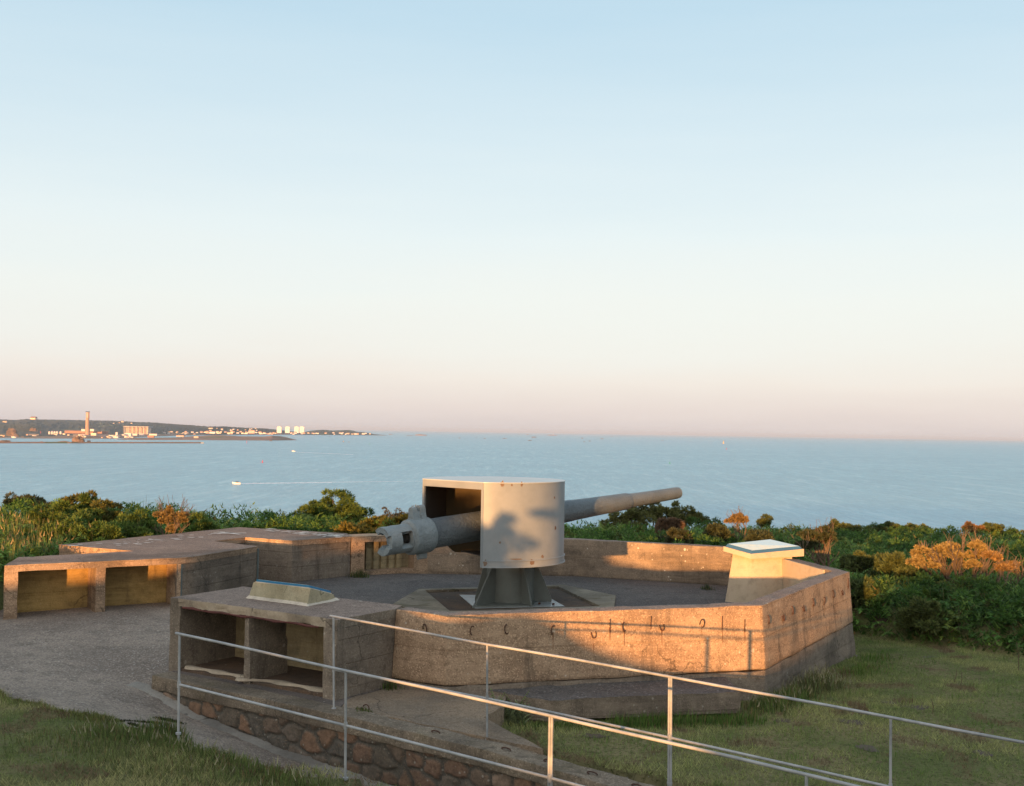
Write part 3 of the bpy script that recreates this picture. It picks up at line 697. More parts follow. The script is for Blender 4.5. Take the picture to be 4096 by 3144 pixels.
# kerb strip along the foot
bm = bmesh.new(); rows=[]
for i,s in enumerate(np.arange(-.35,11,.22)):
    z = zpath(s)+.035+.012*math.sin(i*1.7); wd=.085+.018*math.sin(i*2.3)+.01*math.sin(i*5.1)
    c0 = .10 if s>0 else .10-s*.1
    rows.append([bm.verts.new((*PS(s,n),zz)) for n,zz in ((c0-.09,z+.03),(c0+wd,z),(c0+wd+.025,z-.09),(c0-.09,z-.1))])
for i in range(len(rows)-1):
    for k in range(4): bm.faces.new((rows[i][k],rows[i+1][k],rows[i+1][(k+1)%4],rows[i][(k+1)%4]))
bm.faces.new(rows[0]); bm.faces.new(rows[-1][::-1]); bmesh.ops.recalc_face_normals(bm, faces=bm.faces[:])
tag(obj('kerb_strip',bm,M['kerb'],smooth=50),'narrow pale mortar kerb along the foot of the rubble wall','kerb')
# bits of iron on the coping and the ring bolt in the slab
def ring_bolt(name, c, ang, label, rr_=.05, flat=False):
    bm=bmesh.new(); pts=[]
    for k in range(11):
        q=R(-20+250*k/10); u=math.cos(q)*rr_; v=math.sin(q)*rr_
        if flat: pts.append((c.x+u*math.cos(ang)*1.6,c.y+u*math.sin(ang)*1.6+v*.5,c.z+.012+.01*math.sin(q)))
        else: pts.append((c.x+u*math.cos(ang),c.y+u*math.sin(ang),c.z+.03+v))
    tube(bm,pts,.008,6); return tag(obj(name,bm,M['rust'],smooth=60),label,'ring bolt','rusty iron rings set in the concrete')
ring_bolt('ring_bolt',G(1464,2843,-.112),R(-30),'rusty iron hook standing up from a tuft on the gritty slab')
for (x,y),lb in zip([(1832,2926),(2104,2986),(2264,3024),(2430,3063),(2600,3103)],['rusty stub flat on the coping near the end of the gritty slab','small rusty stub on the coping right of the second far handrail post','rusty stub on the coping midway along the far handrail','wider rusty stub on the coping before the third far post','rusty curl of iron on the coping left of the third far post']):
    s_,n_ = sn(*G(x,y,-.2)[:2]); p=PS(s_,-.12); ring_bolt('iron_stub',Vector((*p,zcop(s_))),R(-35),lb,.04,True)

# ---------------------------------------------------------------- handrails
def handrail(posts, label, mid, r_top=.015, ext=0.):
    # posts: list of (base, top) in order, rails run through the tops
    b0 = posts[0][0]; root = empty('handrail', b0, label, 'handrail', 'galvanised tube handrails')
    tops=[t for b,t in posts]
    bm=bmesh.new(); st=tops[0]-(tops[1]-tops[0]).normalized()*.06; pts=[]
    allp=[st]+tops[1:]
    for p,q in zip(allp,allp[1:]):
        for k in range(4): pts.append(p.lerp(q,k/4))
    pts.append(allp[-1]); pts=[p+Vector((0,0,.004*math.sin(i*1.3))) for i,p in enumerate(pts)]
    tube(bm,pts,r_top,10); obj('top_rail',bm,M['galv'],root,smooth=60)
    bm=bmesh.new(); mids=[b.lerp(t,mid) for b,t in posts]; pts=[]
    for p,q in zip(mids,mids[1:]):
        for k in range(4): pts.append(p.lerp(q,k/4))
    pts.append(mids[-1]); tube(bm,pts,.0145,10); obj('middle_rail',bm,M['galv'],root,smooth=60)
    for i,(b,t) in enumerate(posts):
        bm=bmesh.new(); sh=(tops[1]-tops[0]).normalized()*.0125
        for q in ((-1,1) if i==2 else (0,)): tube(bm,[b-Vector((0,0,.08))+sh*q,t-Vector((0,0,.01))+sh*q],.0135,10)
        po=obj('post',bm,M['galv'],root,smooth=60)
        bm=bmesh.new(); m_=b.lerp(t,mid); tube(bm,[m_-Vector((0,0,.035)),m_+Vector((0,0,.035))],.019 if i!=2 else .027,10); obj('clamp',bm,M['galv'],root,smooth=60)
        bm=bmesh.new(); tube(bm,[b+Vector((0,0,-.01)),b+Vector((0,0,.012))],.03,10); obj('foot_flange',bm,M['galv'],root,smooth=60)
    return root
def post(bx,by,zb,zt,tx,ty):
    t=G(tx,ty,zt); b=G(bx,by,zb); return (Vector((t.x*.5+b.x*.5,t.y*.5+b.y*.5,zb)),Vector((t.x,t.y,zt)))
far=[post(1345,2835,-.1,1.08,1334,2466),post(1954,2955,-.143,.97,1949,2577),post(2681,3130,-.28,.87,2681,2706)]
t4=G(3563,2870,.77); far.append((Vector((t4.x,t4.y,-.40)),t4))
t5=t4+(t4-far[2][1]); far.append((Vector((t5.x,t5.y,-.52)),t5))
handrail(far,'galvanised handrail standing on the coping, the farther of the two',.425)
near=[post(719,2940,.05,1.15,718,2536),post(1389,3112,-.07,1.03,1383,2682)]
t3=G(2204,2862,.91); near.append((Vector((t3.x,t3.y,-.2)),t3)); t4=G(3226,3099,.79); near.append((Vector((t4.x,t4.y,-.33)),t4)); t5=t4+(t4-t3); near.append((Vector((t5.x,t5.y,-.46)),t5))
handrail(near,'galvanised handrail on the grass bank in front of the rubble wall, the nearer one',.49)

# ---------------------------------------------------------------- gun
gun = empty('coastal_gun', (0.02,23.65,0), 'grey coastal gun on a pedestal with a rounded shield, breech to the left, muzzle right', 'gun')
az=R(48); ga=Vector((math.sin(az),math.cos(az),0)); gp=Vector((-.1,23.6,0)); el=math.atan(.083)
GA=Vector((ga.x*math.cos(el),ga.y*math.cos(el),math.sin(el))); GX=GA.cross(Vector((0,0,1))).normalized(); GZ=GX.cross(GA)
GO=gp+Vector((0,0,1.655))
def gpt(s,x=0,z=0): return GO+GA*(s/math.cos(el))+GX*x+GZ*z
BS=.33
def lathe(prof, seg=48, amp=.0, off=0.):
    bm=bmesh.new(); rows=[]; prof=[(q_+off,w_) for q_,w_ in prof]
    for s,r_ in prof:
        rows.append([bm.verts.new(gpt(s, math.cos(2*math.pi*k/seg)*(r_+amp*mnoise.noise(Vector((s*6,k*.4,1)))), math.sin(2*math.pi*k/seg)*r_)) for k in range(seg)])
    for a1,b1 in zip(rows,rows[1:]):
        for k in range(seg): bm.faces.new((a1[k],b1[k],b1[(k+1)%seg],a1[(k+1)%seg]))
    bm.faces.new(rows[0][::-1]); bm.faces.new(rows[-1]); bmesh.ops.recalc_face_normals(bm, faces=bm.faces[:]); return bm
pr=[(-2.07,.285)]+[(s,.29) for s in np.arange(-1.9,-.2,.2)]+[(0,.275),(.8,.255),(1.9,.232),(1.93,.225),(2.6,.208),(3.68,.188),(3.70,.183),(3.71,.163),(4.5,.148),(5.42,.139),(5.5,.13)]
obj('barrel', lathe(pr,48,.006), M['gun'], gun, smooth=35)
bm=lathe([(5.40,.06),(5.506,.075)],24); obj('bore_shade_plug',bm,M['hole'],gun,smooth=35)  # solid plug, its black painted for the shade in the muzzle
# breech ring with the two pierced lugs
bm=lathe([(-2.84,.285),(-2.80,.335),(-2.73,.345),(-2.70,.335),(-2.66,.345),(-2.38,.35),(-2.34,.335),(-2.33,.29)],48,.012,BS)
br=obj('breech_ring', bm, M['breech'], gun, smooth=40)
def lug(s0,s1,sign,h,wid,hole=True):
    bm=bmesh.new(); ring=[]
    prof=[]
    for k in range(13):
        q=math.pi*k/12; prof.append((math.cos(q)*wid*.62, h+math.sin(q)*wid*.75))
    prof=[(wid*1.25,.25)]+[(wid*.72,.25+(h-.25)*.55)]+prof+[(-wid*.72,.25+(h-.25)*.55),(-wid*1.25,.25)]
    a1=[bm.verts.new(gpt(s0+BS,x,z*sign)) for x,z in prof]; b1=[bm.verts.new(gpt(s1+BS,x,z*sign)) for x,z in prof]
    bm.faces.new(a1); bm.faces.new(b1[::-1])
    for i in range(len(prof)): bm.faces.new((a1[i],a1[(i+1)%len(prof)],b1[(i+1)%len(prof)],b1[i]))
    bmesh.ops.recalc_face_normals(bm, faces=bm.faces[:]); return bm
obj('lug', lug(-2.72,-2.61,1,.48,.115), M['breech'], br, smooth=50)
obj('lug', lug(-2.54,-2.41,1,.50,.115), M['breech'], br, smooth=50)
obj('lug_web', lug(-2.62,-2.53,1,.40,.11), M['breech'], br, smooth=50)
obj('lower_lug', lug(-2.60,-2.40,-1,.41,.065), M['breech'], br, smooth=50)
# breech block housing: a cut-away cylinder, open at the back and pierced through the side
bm=bmesh.new(); SG=40; RO,RI=.27,.165
S_=np.linspace(-3.42,-2.82,13)
def solidq(s,k):       # which cells of the shell exist
    q=(k+.5)/SG*360    # 0 = right, 90 = top, 180 = left (towards the camera)
    if -3.11<s<-2.86 and (q<34 or q>322): return False     # side window
    if -3.05<s<-2.90 and (160<q<196): return False
    if s<-3.12 and 142<q<220: return False    # open jaw on the far side
    if s<-3.30 and 132<q<230: return False
    if s<-3.37 and (q<24 or q>330): return False
    return True
vo={};
def gv_(i,k,r_): 
    key=(i,k%SG,r_)
    if key not in vo:
        q=2*math.pi*(k%SG)/SG; rr2=r_+(.007*mnoise.noise(Vector((S_[i]*9,k*.5,2))))
        vo[key]=bm.verts.new(gpt(S_[i]+BS,math.cos(q)*rr2,math.sin(q)*rr2))
    return vo[key]
cells={(i,k):solidq((S_[i]+S_[i+1])/2,k) for i in range(12) for k in range(SG)}
for (i,k),on in cells.items():
    if not on: continue
    bm.faces.new((gv_(i,k,RO),gv_(i+1,k,RO),gv_(i+1,k+1,RO),gv_(i,k+1,RO)))
    bm.faces.new((gv_(i,k,RI),gv_(i,k+1,RI),gv_(i+1,k+1,RI),gv_(i+1,k,RI)))
    if i==0 or not cells[(i-1,k)]: bm.faces.new((gv_(i,k,RO),gv_(i,k+1,RO),gv_(i,k+1,RI),gv_(i,k,RI)))
    if i==11 or not cells[(i+1,k)]: bm.faces.new((gv_(i+1,k,RO),gv_(i+1,k,RI),gv_(i+1,k+1,RI),gv_(i+1,k+1,RO)))
    if not cells[(i,(k-1)%SG)]: bm.faces.new((gv_(i,k,RO),gv_(i,k,RI),gv_(i+1,k,RI),gv_(i+1,k,RO)))
    if not cells[(i,(k+1)%SG)]: bm.faces.new((gv_(i,k+1,RO),gv_(i+1,k+1,RO),gv_(i+1,k+1,RI),gv_(i,k+1,RI)))
bmesh.ops.recalc_face_normals(bm, faces=bm.faces[:])
obj('breech_housing', bm, M['breech'], gun, smooth=42)
obj('chamber_shade_plug', lathe([(-2.90,.09),(-2.80,.12),(-2.79,.05)],24,0.,BS), M['hole'], gun, smooth=40)  # closed dark plug in place of the shaded depth of the breech
# shield
SC=Vector((-.34,23.49)); RR=1.45; ax=R(44.6); axv=Vector((math.sin(ax),math.cos(ax))); perp=Vector((axv.y,-axv.x))
half=math.acos(-1.15/RR)   # polar angle of the chord ends from the axis
def sp(q,r_=RR): return SC+axv*math.cos(q)*r_+perp*math.sin(q)*r_      # q>0 : camera side (right of axis)
ZB,ZS=.885,2.5; NS=64
sh=empty_like=None
bm=bmesh.new(); T_=.022; ro=[];ri=[]
qs=np.linspace(-half,half,NS+1)
for q in qs:
    zb = ZB if q > -1.9 else 1.22
    zb = ZB+(1.25-ZB)*sm(-q,1.35,1.75)
    p=sp(q); p2=sp(q,RR-T_); ro.append((bm.verts.new((*p,zb)),bm.verts.new((*p,ZS)))); ri.append((bm.verts.new((*p2,zb)),bm.verts.new((*p2,ZS))))
outf=[];inf=[]
for i in range(NS):
    # slot for the barrel at the front
    outf.append(bm.faces.new((ro[i][0],ro[i+1][0],ro[i+1][1],ro[i][1]))); inf.append(bm.faces.new((ri[i][0],ri[i][1],ri[i+1][1],ri[i+1][0])))
    bm.faces.new((ro[i][0],ri[i][0],ri[i+1][0],ro[i+1][0])); bm.faces.new((ro[i][1],ro[i+1][1],ri[i+1][1],ri[i][1]))
for e in (0,NS): bm.faces.new((ro[e][0],ro[e][1],ri[e][1],ri[e][0]))
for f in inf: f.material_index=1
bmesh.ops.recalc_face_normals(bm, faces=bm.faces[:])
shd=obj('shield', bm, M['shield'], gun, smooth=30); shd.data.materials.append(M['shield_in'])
P=[sp(q,RR+.012) for q in np.linspace(-half,half,NS+1)]
bm=slabm(P,ZS+.002,ZS+.02); roof=obj('shield_roof', bm, M['roofsheet'], shd, smooth=30)
bm=slabm([sp(q,RR-.03) for q in np.linspace(-half+.02,half-.02,NS+1)],ZS-.02,ZS-.005); obj('roof_lining', bm, M['shield_in'], shd)
E1,E2=sp(half),sp(-half); A0,d0,n0,L0=frame(E1,E2)
if n0.dot(axv)<0: n0=-n0
obj('fascia', boxf(A0,d0,n0,.0,L0,-.012,.02,ZS-.125,ZS+.004), M['shield'], shd)
obj('edge_flange', boxf(A0,d0,n0,-.005,.05,-.010,.03,ZB,ZS-.126), M['shield'], shd)
obj('edge_flange', boxf(A0,d0,n0,L0-.045,L0+.005,-.010,.03,1.25,ZS-.126), M['shield'], shd)
# skirt rim round the bottom
bm=bmesh.new(); rows=[]
for q in np.linspace(-1.3,half,50):
    rows.append([bm.verts.new((*sp(q,r_),z)) for r_,z in ((RR+.002,ZB-.002),(RR+.028,ZB-.002),(RR+.028,ZB+.012),(RR+.012,ZB+.018),(RR+.012,ZB+.115),(RR+.022,ZB+.12),(RR+.022,ZB+.135),(RR+.002,ZB+.14))])
for a1,b1 in zip(rows,rows[1:]):
    for k in range(8): bm.faces.new((a1[k],b1[k],b1[(k+1)%8],a1[(k+1)%8]))
bm.faces.new(rows[0]);bm.faces.new(rows[-1][::-1]);bmesh.ops.recalc_face_normals(bm, faces=bm.faces[:])
obj('bottom_rim', bm, M['shield'], shd, smooth=30)
def on_shield(px,py,r_=RR+.004):
    d=ray(px,py); dx=Vector(d[:2]); o=-SC; A1_=dx.dot(dx); B1_=2*o.dot(dx); C1_=o.dot(o)-r_*r_; t=(-B1_-math.sqrt(max(0,B1_*B1_-4*A1_*C1_)))/(2*A1_); return CAM+d*t
for px,py,wp,hp in ((2010,1936,9,14),(2087,1937,6,11),(2048,1940,4,5),(1940,2254,9,16),(2130,2250,10,14),(2065,2237,26,4),(2222,2112,4,9),(2000,2170,4,5),(2170,2226,5,8),(2218,1990,3,5)):
    sb=bmesh.new(); rs=random.Random(px); pts=[]
    for k in range(9):
        q=k/9*2*math.pi; rr4=rs.uniform(.6,1.2); pts.append(on_shield(px+math.cos(q)*wp*rr4,py+math.sin(q)*hp*rr4,RR+(.016 if py>2240 else .004)))
    sb.faces.new([sb.verts.new(p) for p in pts]); obj('rust_mark',sb,M['rustmark'],shd)
# inside: floor plate at the front, side panel darkened for its shade, brace
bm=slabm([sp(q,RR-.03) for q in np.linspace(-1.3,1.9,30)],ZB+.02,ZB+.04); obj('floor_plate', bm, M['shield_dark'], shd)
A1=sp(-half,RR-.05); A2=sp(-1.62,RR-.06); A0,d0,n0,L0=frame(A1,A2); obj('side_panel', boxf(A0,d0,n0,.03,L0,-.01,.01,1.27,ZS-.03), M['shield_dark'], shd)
bm=bmesh.new(); q1=sp(.1,RR-.25); q2=sp(-.45,RR-.2); tube(bm,[(*(SC+axv*.35-perp*.35),2.46),(*(SC+axv*.1+perp*.1),1.75)],.03,4); obj('brace',bm,M['shield'],shd)
# pedestal
pc=Vector((.02,23.65)); bm=bmesh.new(); rows=[]
for z,r_ in ((.03,.54),(.05,.54),(.055,.495),(.80,.49),(.93,.49),(.931,.62),(1.3,.62)):
    rows.append([bm.verts.new((pc.x+math.cos(2*math.pi*k/48)*r_,pc.y+math.sin(2*math.pi*k/48)*r_,z)) for k in range(48)])
for a1,b1 in zip(rows,rows[1:]):
    for k in range(48): bm.faces.new((a1[k],a1[(k+1)%48],b1[(k+1)%48],b1[k]))
bm.faces.new(rows[0][::-1]);bm.faces.new(rows[-1])
ped=obj('pedestal',bm,M['pedestal'],gun,smooth=35)
def fin(q,rr3):
    u=Vector((math.cos(q),math.sin(q))); v=Vector((-u.y,u.x))*.016; pr_=[(.44,.03),(rr3,.03),(rr3,.10),(.515,.90),(.44,.90)]
    bm=bmesh.new(); a1=[];b1=[]
    for r_,z in pr_:
        p=pc+u*r_; a1.append(bm.verts.new((p.x+v.x,p.y+v.y,z))); b1.append(bm.verts.new((p.x-v.x,p.y-v.y,z)))
    bm.faces.new(a1);bm.faces.new(b1[::-1])
    for i in range(5): bm.faces.new((a1[i],a1[(i+1)%5],b1[(i+1)%5],b1[i]))
    bmesh.ops.recalc_face_normals(bm, faces=bm.faces[:]); return bm
for q,r3 in ((-128,1.08),(-60,.86),(-4,.86),(46,.93),(128,1.),(190,.72)): obj('fin',fin(R(q),r3),M['pedestal'],ped)
# base frame and pale ground plate
bp=[(-.72,22.68),(.50,22.95),(.62,24.5),(-.55,24.6)]
obj('base_flange', slabm(bp,.022,.05), M['pedestal'], ped)
pl_=[(-1.05,24.42),(-.66,22.62),(1.12,23.06),(.78,24.5)]
obj('ground_plate', slabm(pl_,.0,.026), M['plate'], gun)
for q in ((.62,23.25),(.72,23.75),(.9,23.2),(.66,24.25)):
    bm=bmesh.new(); tube(bm,[(q[0],q[1],.01),(q[0],q[1],.06)],.028,6); obj('bolt',bm,M['rust'],gun)
# concrete collar around the recessed base
co_=[(-2.28,22.8),(-1.95,24.9),(1.22,25.98),(2.27,24.4),(2.06,22.6),(1.0,21.3),(-1.3,21.3),(-1.9,22.1)]
ci_=[(-1.39,23.06),(-1.80,24.72),(1.10,25.72),(1.42,24.4),(1.82,22.85),(.9,22.57),(-1.12,21.95),(-1.22,22.35)]
bm=bmesh.new(); n_=len(co_); vo_=[[bm.verts.new((*p,z)) for p in L] for L,z in ((co_,.0),(co_,.07),(ci_,.07),(ci_,-.0))]
for a1,b1 in zip(vo_,vo_[1:]):
    for k in range(n_): bm.faces.new((a1[k],a1[(k+1)%n_],b1[(k+1)%n_],b1[k]))
bmesh.ops.recalc_face_normals(bm, faces=bm.faces[:]); roughen(bm,.01,.25,.006,80)
tag(obj('collar_slab',bm,M['collar'],smooth=40),'pale low concrete collar framing the recess under the gun pedestal','slab')
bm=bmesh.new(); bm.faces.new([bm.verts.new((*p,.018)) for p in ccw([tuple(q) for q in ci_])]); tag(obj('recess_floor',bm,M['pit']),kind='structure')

# ---------------------------------------------------------------- information stands
ls = empty('display_plinth', (-3.3,16.9,.95), 'low wedge shaped concrete plinth with a blue edged panel on the near block', 'plinth')
q=[G(992,2393,.95),G(1228,2426,.95),G(1349,2401,.95)]; q.append(q[0]+(q[2]-q[1])); t_=[(-3.82,17.22),(-2.85,16.54),(-2.60,17.08)]; t_.append((t_[0][0]+.25,t_[0][1]+.54))
bm=bmesh.new(); prism(bm,[(p.x,p.y,.94) for p in q],[(t_[0][0],t_[0][1],1.19),(t_[1][0],t_[1][1],1.20),(t_[2][0],t_[2][1],1.045),(t_[3][0],t_[3][1],1.04)]); roughen(bm,.01,.15,.004,90)
bmesh.ops.recalc_face_normals(bm, faces=bm.faces[:]); obj('base',bm,M['plinth'],ls,smooth=40)
T4=[Vector((t_[0][0],t_[0][1],1.19)),Vector((t_[1][0],t_[1][1],1.20)),Vector((t_[2][0],t_[2][1],1.045)),Vector((t_[3][0],t_[3][1],1.04))]
cc=sum(T4,Vector())/4
def inset(k,dz): return [cc+(p-cc)*k+Vector((0,0,dz)) for p in T4]
bm=bmesh.new(); prism(bm,inset(.93,.005),inset(.93,.045)); bmesh.ops.recalc_face_normals(bm, faces=bm.faces[:]); obj('panel_frame',bm,M['blue'],ls)
bm=bmesh.new(); prism(bm,inset(.955,.0),inset(.955,.014)); bmesh.ops.recalc_face_normals(bm, faces=bm.faces[:]); obj('seal',bm,M['fillet'],ls)
bm=bmesh.new(); prism(bm,inset(.88,.044),inset(.88,.049)); bmesh.ops.recalc_face_normals(bm, faces=bm.faces[:]); obj('panel',bm,M['panel'],ls)
bm=bmesh.new(); Q=[Vector((p.x,p.y,0)) for p in q]; c0=sum(Q,Vector())/4
prism(bm,[(*(c0+(p-c0)*1.07).xy,.948) for p in Q],[(*(c0+(p-c0)*.985).xy,.995) for p in Q]); roughen(bm,0,.15,.008,91); bmesh.ops.recalc_face_normals(bm, faces=bm.faces[:]); obj('mortar_fillet',bm,M['fillet'],ls,smooth=40)

st = empty('information_pillar', (5.4,24.3,0), 'cream painted pillar with a sloping display panel against the right of the pit wall', 'pillar')
b0=[Vector((4.53,24.11,0)),Vector((5.0,23.9,0)),Vector((6.0,24.05,0)),Vector((5.85,25.2,0)),Vector((5.0,25.3,0))]
tp=[(4.70,24.15,1.05),(5.08,24.0,1.05),(5.92,24.12,1.05),(5.8,25.2,1.05),(5.05,25.3,1.05)]
bm=bmesh.new(); prism(bm,[(p.x,p.y,-.02) for p in ccw(b0)],tp); roughen(bm,.008,.3,.003,95); bmesh.ops.recalc_face_normals(bm, faces=bm.faces[:]); obj('shaft',bm,M['cream'],st,smooth=40)
def stz(x,y,z): p=G(x,y,z); return p
capT=[D(2894,2186,24.05),D(3003,2216,23.75),D(3216,2196,24.1),D(3085,2165,25.5)]
for p,z in zip(capT,(1.11,1.05,1.10,1.22)): pass
dz_=Vector((0,0,.085))
bm=bmesh.new(); prism(bm,[p-Vector((0,0,.10)) if i<2 else p-Vector((0,0,.15)) for i,p in enumerate(capT)],capT); roughen(bm,.012,.3,.002,96); bmesh.ops.recalc_face_normals(bm, faces=bm.faces[:]); obj('cap',bm,M['cream'],st,smooth=40)
cc=sum(capT,Vector())/4
def ins2(k,dz): return [cc+(p-cc)*k+Vector((0,0,dz)) for p in capT]
bm=bmesh.new(); prism(bm,ins2(.95,.0),ins2(.90,.055)); bmesh.ops.recalc_face_normals(bm, faces=bm.faces[:]); obj('panel_frame',bm,M['navy'],st)
bm=bmesh.new(); prism(bm,ins2(.875,.054),ins2(.87,.060)); bmesh.ops.recalc_face_normals(bm, faces=bm.faces[:]); obj('panel',bm,M['panel'],st)
# cream inner lining of the wall beside the pillar
A0,d0,n0,L0=frame(O[3],O[4]); 
if n0.x>0: n0=-n0
bm=boxf(A0,d0,n0,.42,3.2,.297,.33,-.02,.93); roughen(bm,0,.3,.003,97); obj('painted_wall_panel',bm,M['cream'],st,smooth=40)

# ---------------------------------------------------------------- vegetation
def nz2(x,y,s,seed): return np.array([mnoise.noise(Vector((float(a1)*s+seed,float(b1)*s,seed*1.7))) for a1,b1 in zip(x,y)])
def blades(P, h, lean, wd, tint, curl=1.):
    """grass blades: two-piece bent strips. P (N,3)"""
    n=len(P); ang=rng.uniform(0,2*np.pi,n); d=np.stack([np.cos(ang),np.sin(ang),np.zeros(n)],1); la=rng.uniform(0,2*np.pi,n)
    l=np.stack([np.cos(la),np.sin(la),np.zeros(n)],1)*(lean*rng.uniform(.2,1.,n))[:,None]
    up=np.array([0,0,1.]); b1=P-d*wd[:,None]; b2=P+d*wd[:,None]
    mid=P+up*(h*.6)[:,None]+l*(h*.35)[:,None]; m1=mid-d*(wd*.7)[:,None]; m2=mid+d*(wd*.7)[:,None]
    tp=P+up*h[:,None]+l*(h*curl)[:,None]
    V=np.stack([b1,b2,m2,m1,tp],1).reshape(-1,3); i=np.arange(n)[:,None]*5
    F=np.concatenate([i+[0,1,2],i+[0,2,3],i+[3,2,4]],0); T=np.repeat(tint,5,0)
    T=T.reshape(n,5,3); T[:,4]*=1.25; return V,F,T.reshape(-1,3)
def single(P,h,lean,wd,tint):
    n=len(P); ang=rng.uniform(0,2*np.pi,n); d=np.stack([np.cos(ang),np.sin(ang),np.zeros(n)],1)*wd[:,None]; la=rng.uniform(0,2*np.pi,n)
    l=np.stack([np.cos(la)*lean*h,np.sin(la)*lean*h,h],1)
    V=np.stack([P-d,P+d,P+l],1).reshape(-1,3); return V,np.arange(3*n).reshape(-1,3),np.repeat(tint,3,0)
def fronds(P, L, tint, k=8, rise=.9, drop=.6):
    n=len(P); ph=rng.uniform(0,2*np.pi,n); f=np.stack([np.cos(ph),np.sin(ph),np.zeros(n)],1); s=np.stack([-np.sin(ph),np.cos(ph),np.zeros(n)],1); up=np.array([0,0,1.])
    rs=rise*rng.uniform(.6,1.3,n); dr=drop*rng.uniform(.6,1.4,n); V=[];T=[]
    for j in range(k):
        t=(j+.6)/k; pz=L*(rs*t-dr*t*t); p=P+f*(L*t*.85)[:,None]+up*pz[:,None]
        t2=(j+1.5)/k; p2=P+f*(L*t2*.85)[:,None]+up*(L*(rs*t2-dr*t2*t2))[:,None]
        ln=L*(.34*(1-t)**.8+.04)
        for sg in (-1,1):
            tip=p+s*(sg*ln)[:,None]+f*(ln*.35)[:,None]-up*(ln*rng.uniform(.0,.45,n))[:,None]
            V.append(np.stack([p,p2,tip],1)); T.append(tint*(.85+.3*t))
    V=np.stack(V,1).reshape(-1,3); T=np.repeat(np.stack(T,1).reshape(-1,3),3,0); return V,np.arange(len(V)).reshape(-1,3),T
def merge(parts):
    V=[];F=[];T=[];o_=0
    for v,f,t in parts: V.append(v);F.append(f+o_);T.append(t);o_+=len(v)
    return np.concatenate(V),np.concatenate(F),np.concatenate(T)
def landv(x,y): return np.array([land(float(a1),float(b1)) for a1,b1 in zip(x,y)])
def lerpc(c1,c2,t): t=np.clip(t,0,1)[:,None]; return np.array(c1)*(1-t)+np.array(c2)*t
def inside(x,y,P):
    r_=np.zeros(len(x),bool); j=len(P)-1
    for i in range(len(P)):
        xi,yi=P[i];xj,yj=P[j]; c=((yi>y)!=(yj>y))&(x<(xj-xi)*(y-yi)/(yj-yi+1e-12)+xi); r_^=c; j=i
    return r_
def vis(x,y,m=.03): return np.abs(x/np.maximum(y,.1))<(.4475+m)
# bracken and scrub over the headland (one uncountable mass)
n=42000
y=24+ (53-24)*rng.random(n)**1.15 -4; x=rng.uniform(-1,1,n)*(y*.47+.6)
ok=(y>hedge_y(x)+.12)&(y<np.interp(x,XE,YE)+1.2); x=x[ok];y=y[ok]
zl=landv(x,y); c1=nz2(x,y,.35,4); c2=nz2(x,y,1.3,8)
P=np.stack([x,y,zl+.22+.16*c2+rng.uniform(-.22,.12,len(x))],1)
tn=lerpc((.075,.17,.032),(.16,.29,.06),.5+c1*1.1+rng.uniform(-.25,.25,len(x))); tn=np.where((c2>.28)[:,None],tn*np.array([1.25,.85,.7]),tn); tn=np.where((x>8)[:,None],tn*.8,tn)
pk=rng.random(len(x))<.8
parts=[fronds(P[pk],rng.uniform(.24,.46,pk.sum()),tn[pk],8)]
# fine leaves between
n=190000
y=20+(53-20)*rng.random(n)**1.2; x=rng.uniform(-1,1,n)*(y*.47+.6)
ok=(y>hedge_y(x))&(y<np.interp(x,XE,YE)+1.); x=x[ok];y=y[ok]
zl=landv(x,y); c1=nz2(x,y,.9,14); c2=nz2(x,y,3.1,18); hh=.42+.28*c1+.16*c2
d1=y-hedge_y(x)
P=np.stack([x,y,zl+hh*rng.uniform(.15,1.,len(x))*np.clip(d1/.5,.4,1)],1)
tn=lerpc((.045,.095,.022),(.14,.225,.048),.35+c2+rng.uniform(-.3,.3,len(x))); tn=np.where((rng.random(len(x))<.06)[:,None],np.array([.15,.10,.035]),tn)
parts.append(single(P,rng.uniform(.05,.13,len(x)),.9,rng.uniform(.018,.035,len(x)),tn))
# pale seeding grasses scattered through it
n=9000
y=21+(50-21)*rng.random(n)**1.2; x=rng.uniform(-1,1,n)*(y*.47+.6)
keep=(nz2(x,y,.5,31)>.12)|(x<-8.8)&(y<29); ok=(y>hedge_y(x))&(y<np.interp(x,XE,YE)+.8)&keep; x=x[ok];y=y[ok]
P=np.stack([x,y,landv(x,y)],1); tn=np.tile(np.array([.115,.12,.045]),(len(x),1))*rng.uniform(.6,1.25,(len(x),1)); hl=rng.uniform(.45,.85,len(x))
parts.append(blades(P,hl,rng.uniform(.05,.3,len(x)),np.full(len(x),.007),tn,.6))
n=5200; y=20+(52-20)*rng.random(n)**1.25; x=rng.uniform(-1,1,n)*(y*.47+.6); g_=nz2(x,y,.28,44)
ok=(y>hedge_y(x)+.25)&(y<np.interp(x,XE,YE)-.2)&(((x<-3.5)&(g_>-.30)&(y<31.5+g_*3))|((x>=-3.5)&(g_>.02)))&~((x/y<-.375)&(y<29.5)); x=x[ok];y=y[ok]; k=len(x); per=120
zc=landv(x,y)+.45+.2*nz2(x,y,1.4,50)+rng.uniform(-.2,.14,k); C=np.stack([x,y,zc],1); r3=rng.uniform(.09,.23,k); i=np.repeat(np.arange(k),per); m_=len(i)
d=rng.normal(0,1,(m_,3)); d[:,2]=np.abs(d[:,2])*1.1-.25; d/=np.linalg.norm(d,axis=1)[:,None]
P=C[i]+d*(r3[i]*rng.uniform(.2,1,m_)**.5)[:,None]; L=rng.uniform(.04,.085,m_); w_=np.cross(d,rng.normal(0,1,(m_,3))); w_/=np.linalg.norm(w_,axis=1)[:,None]
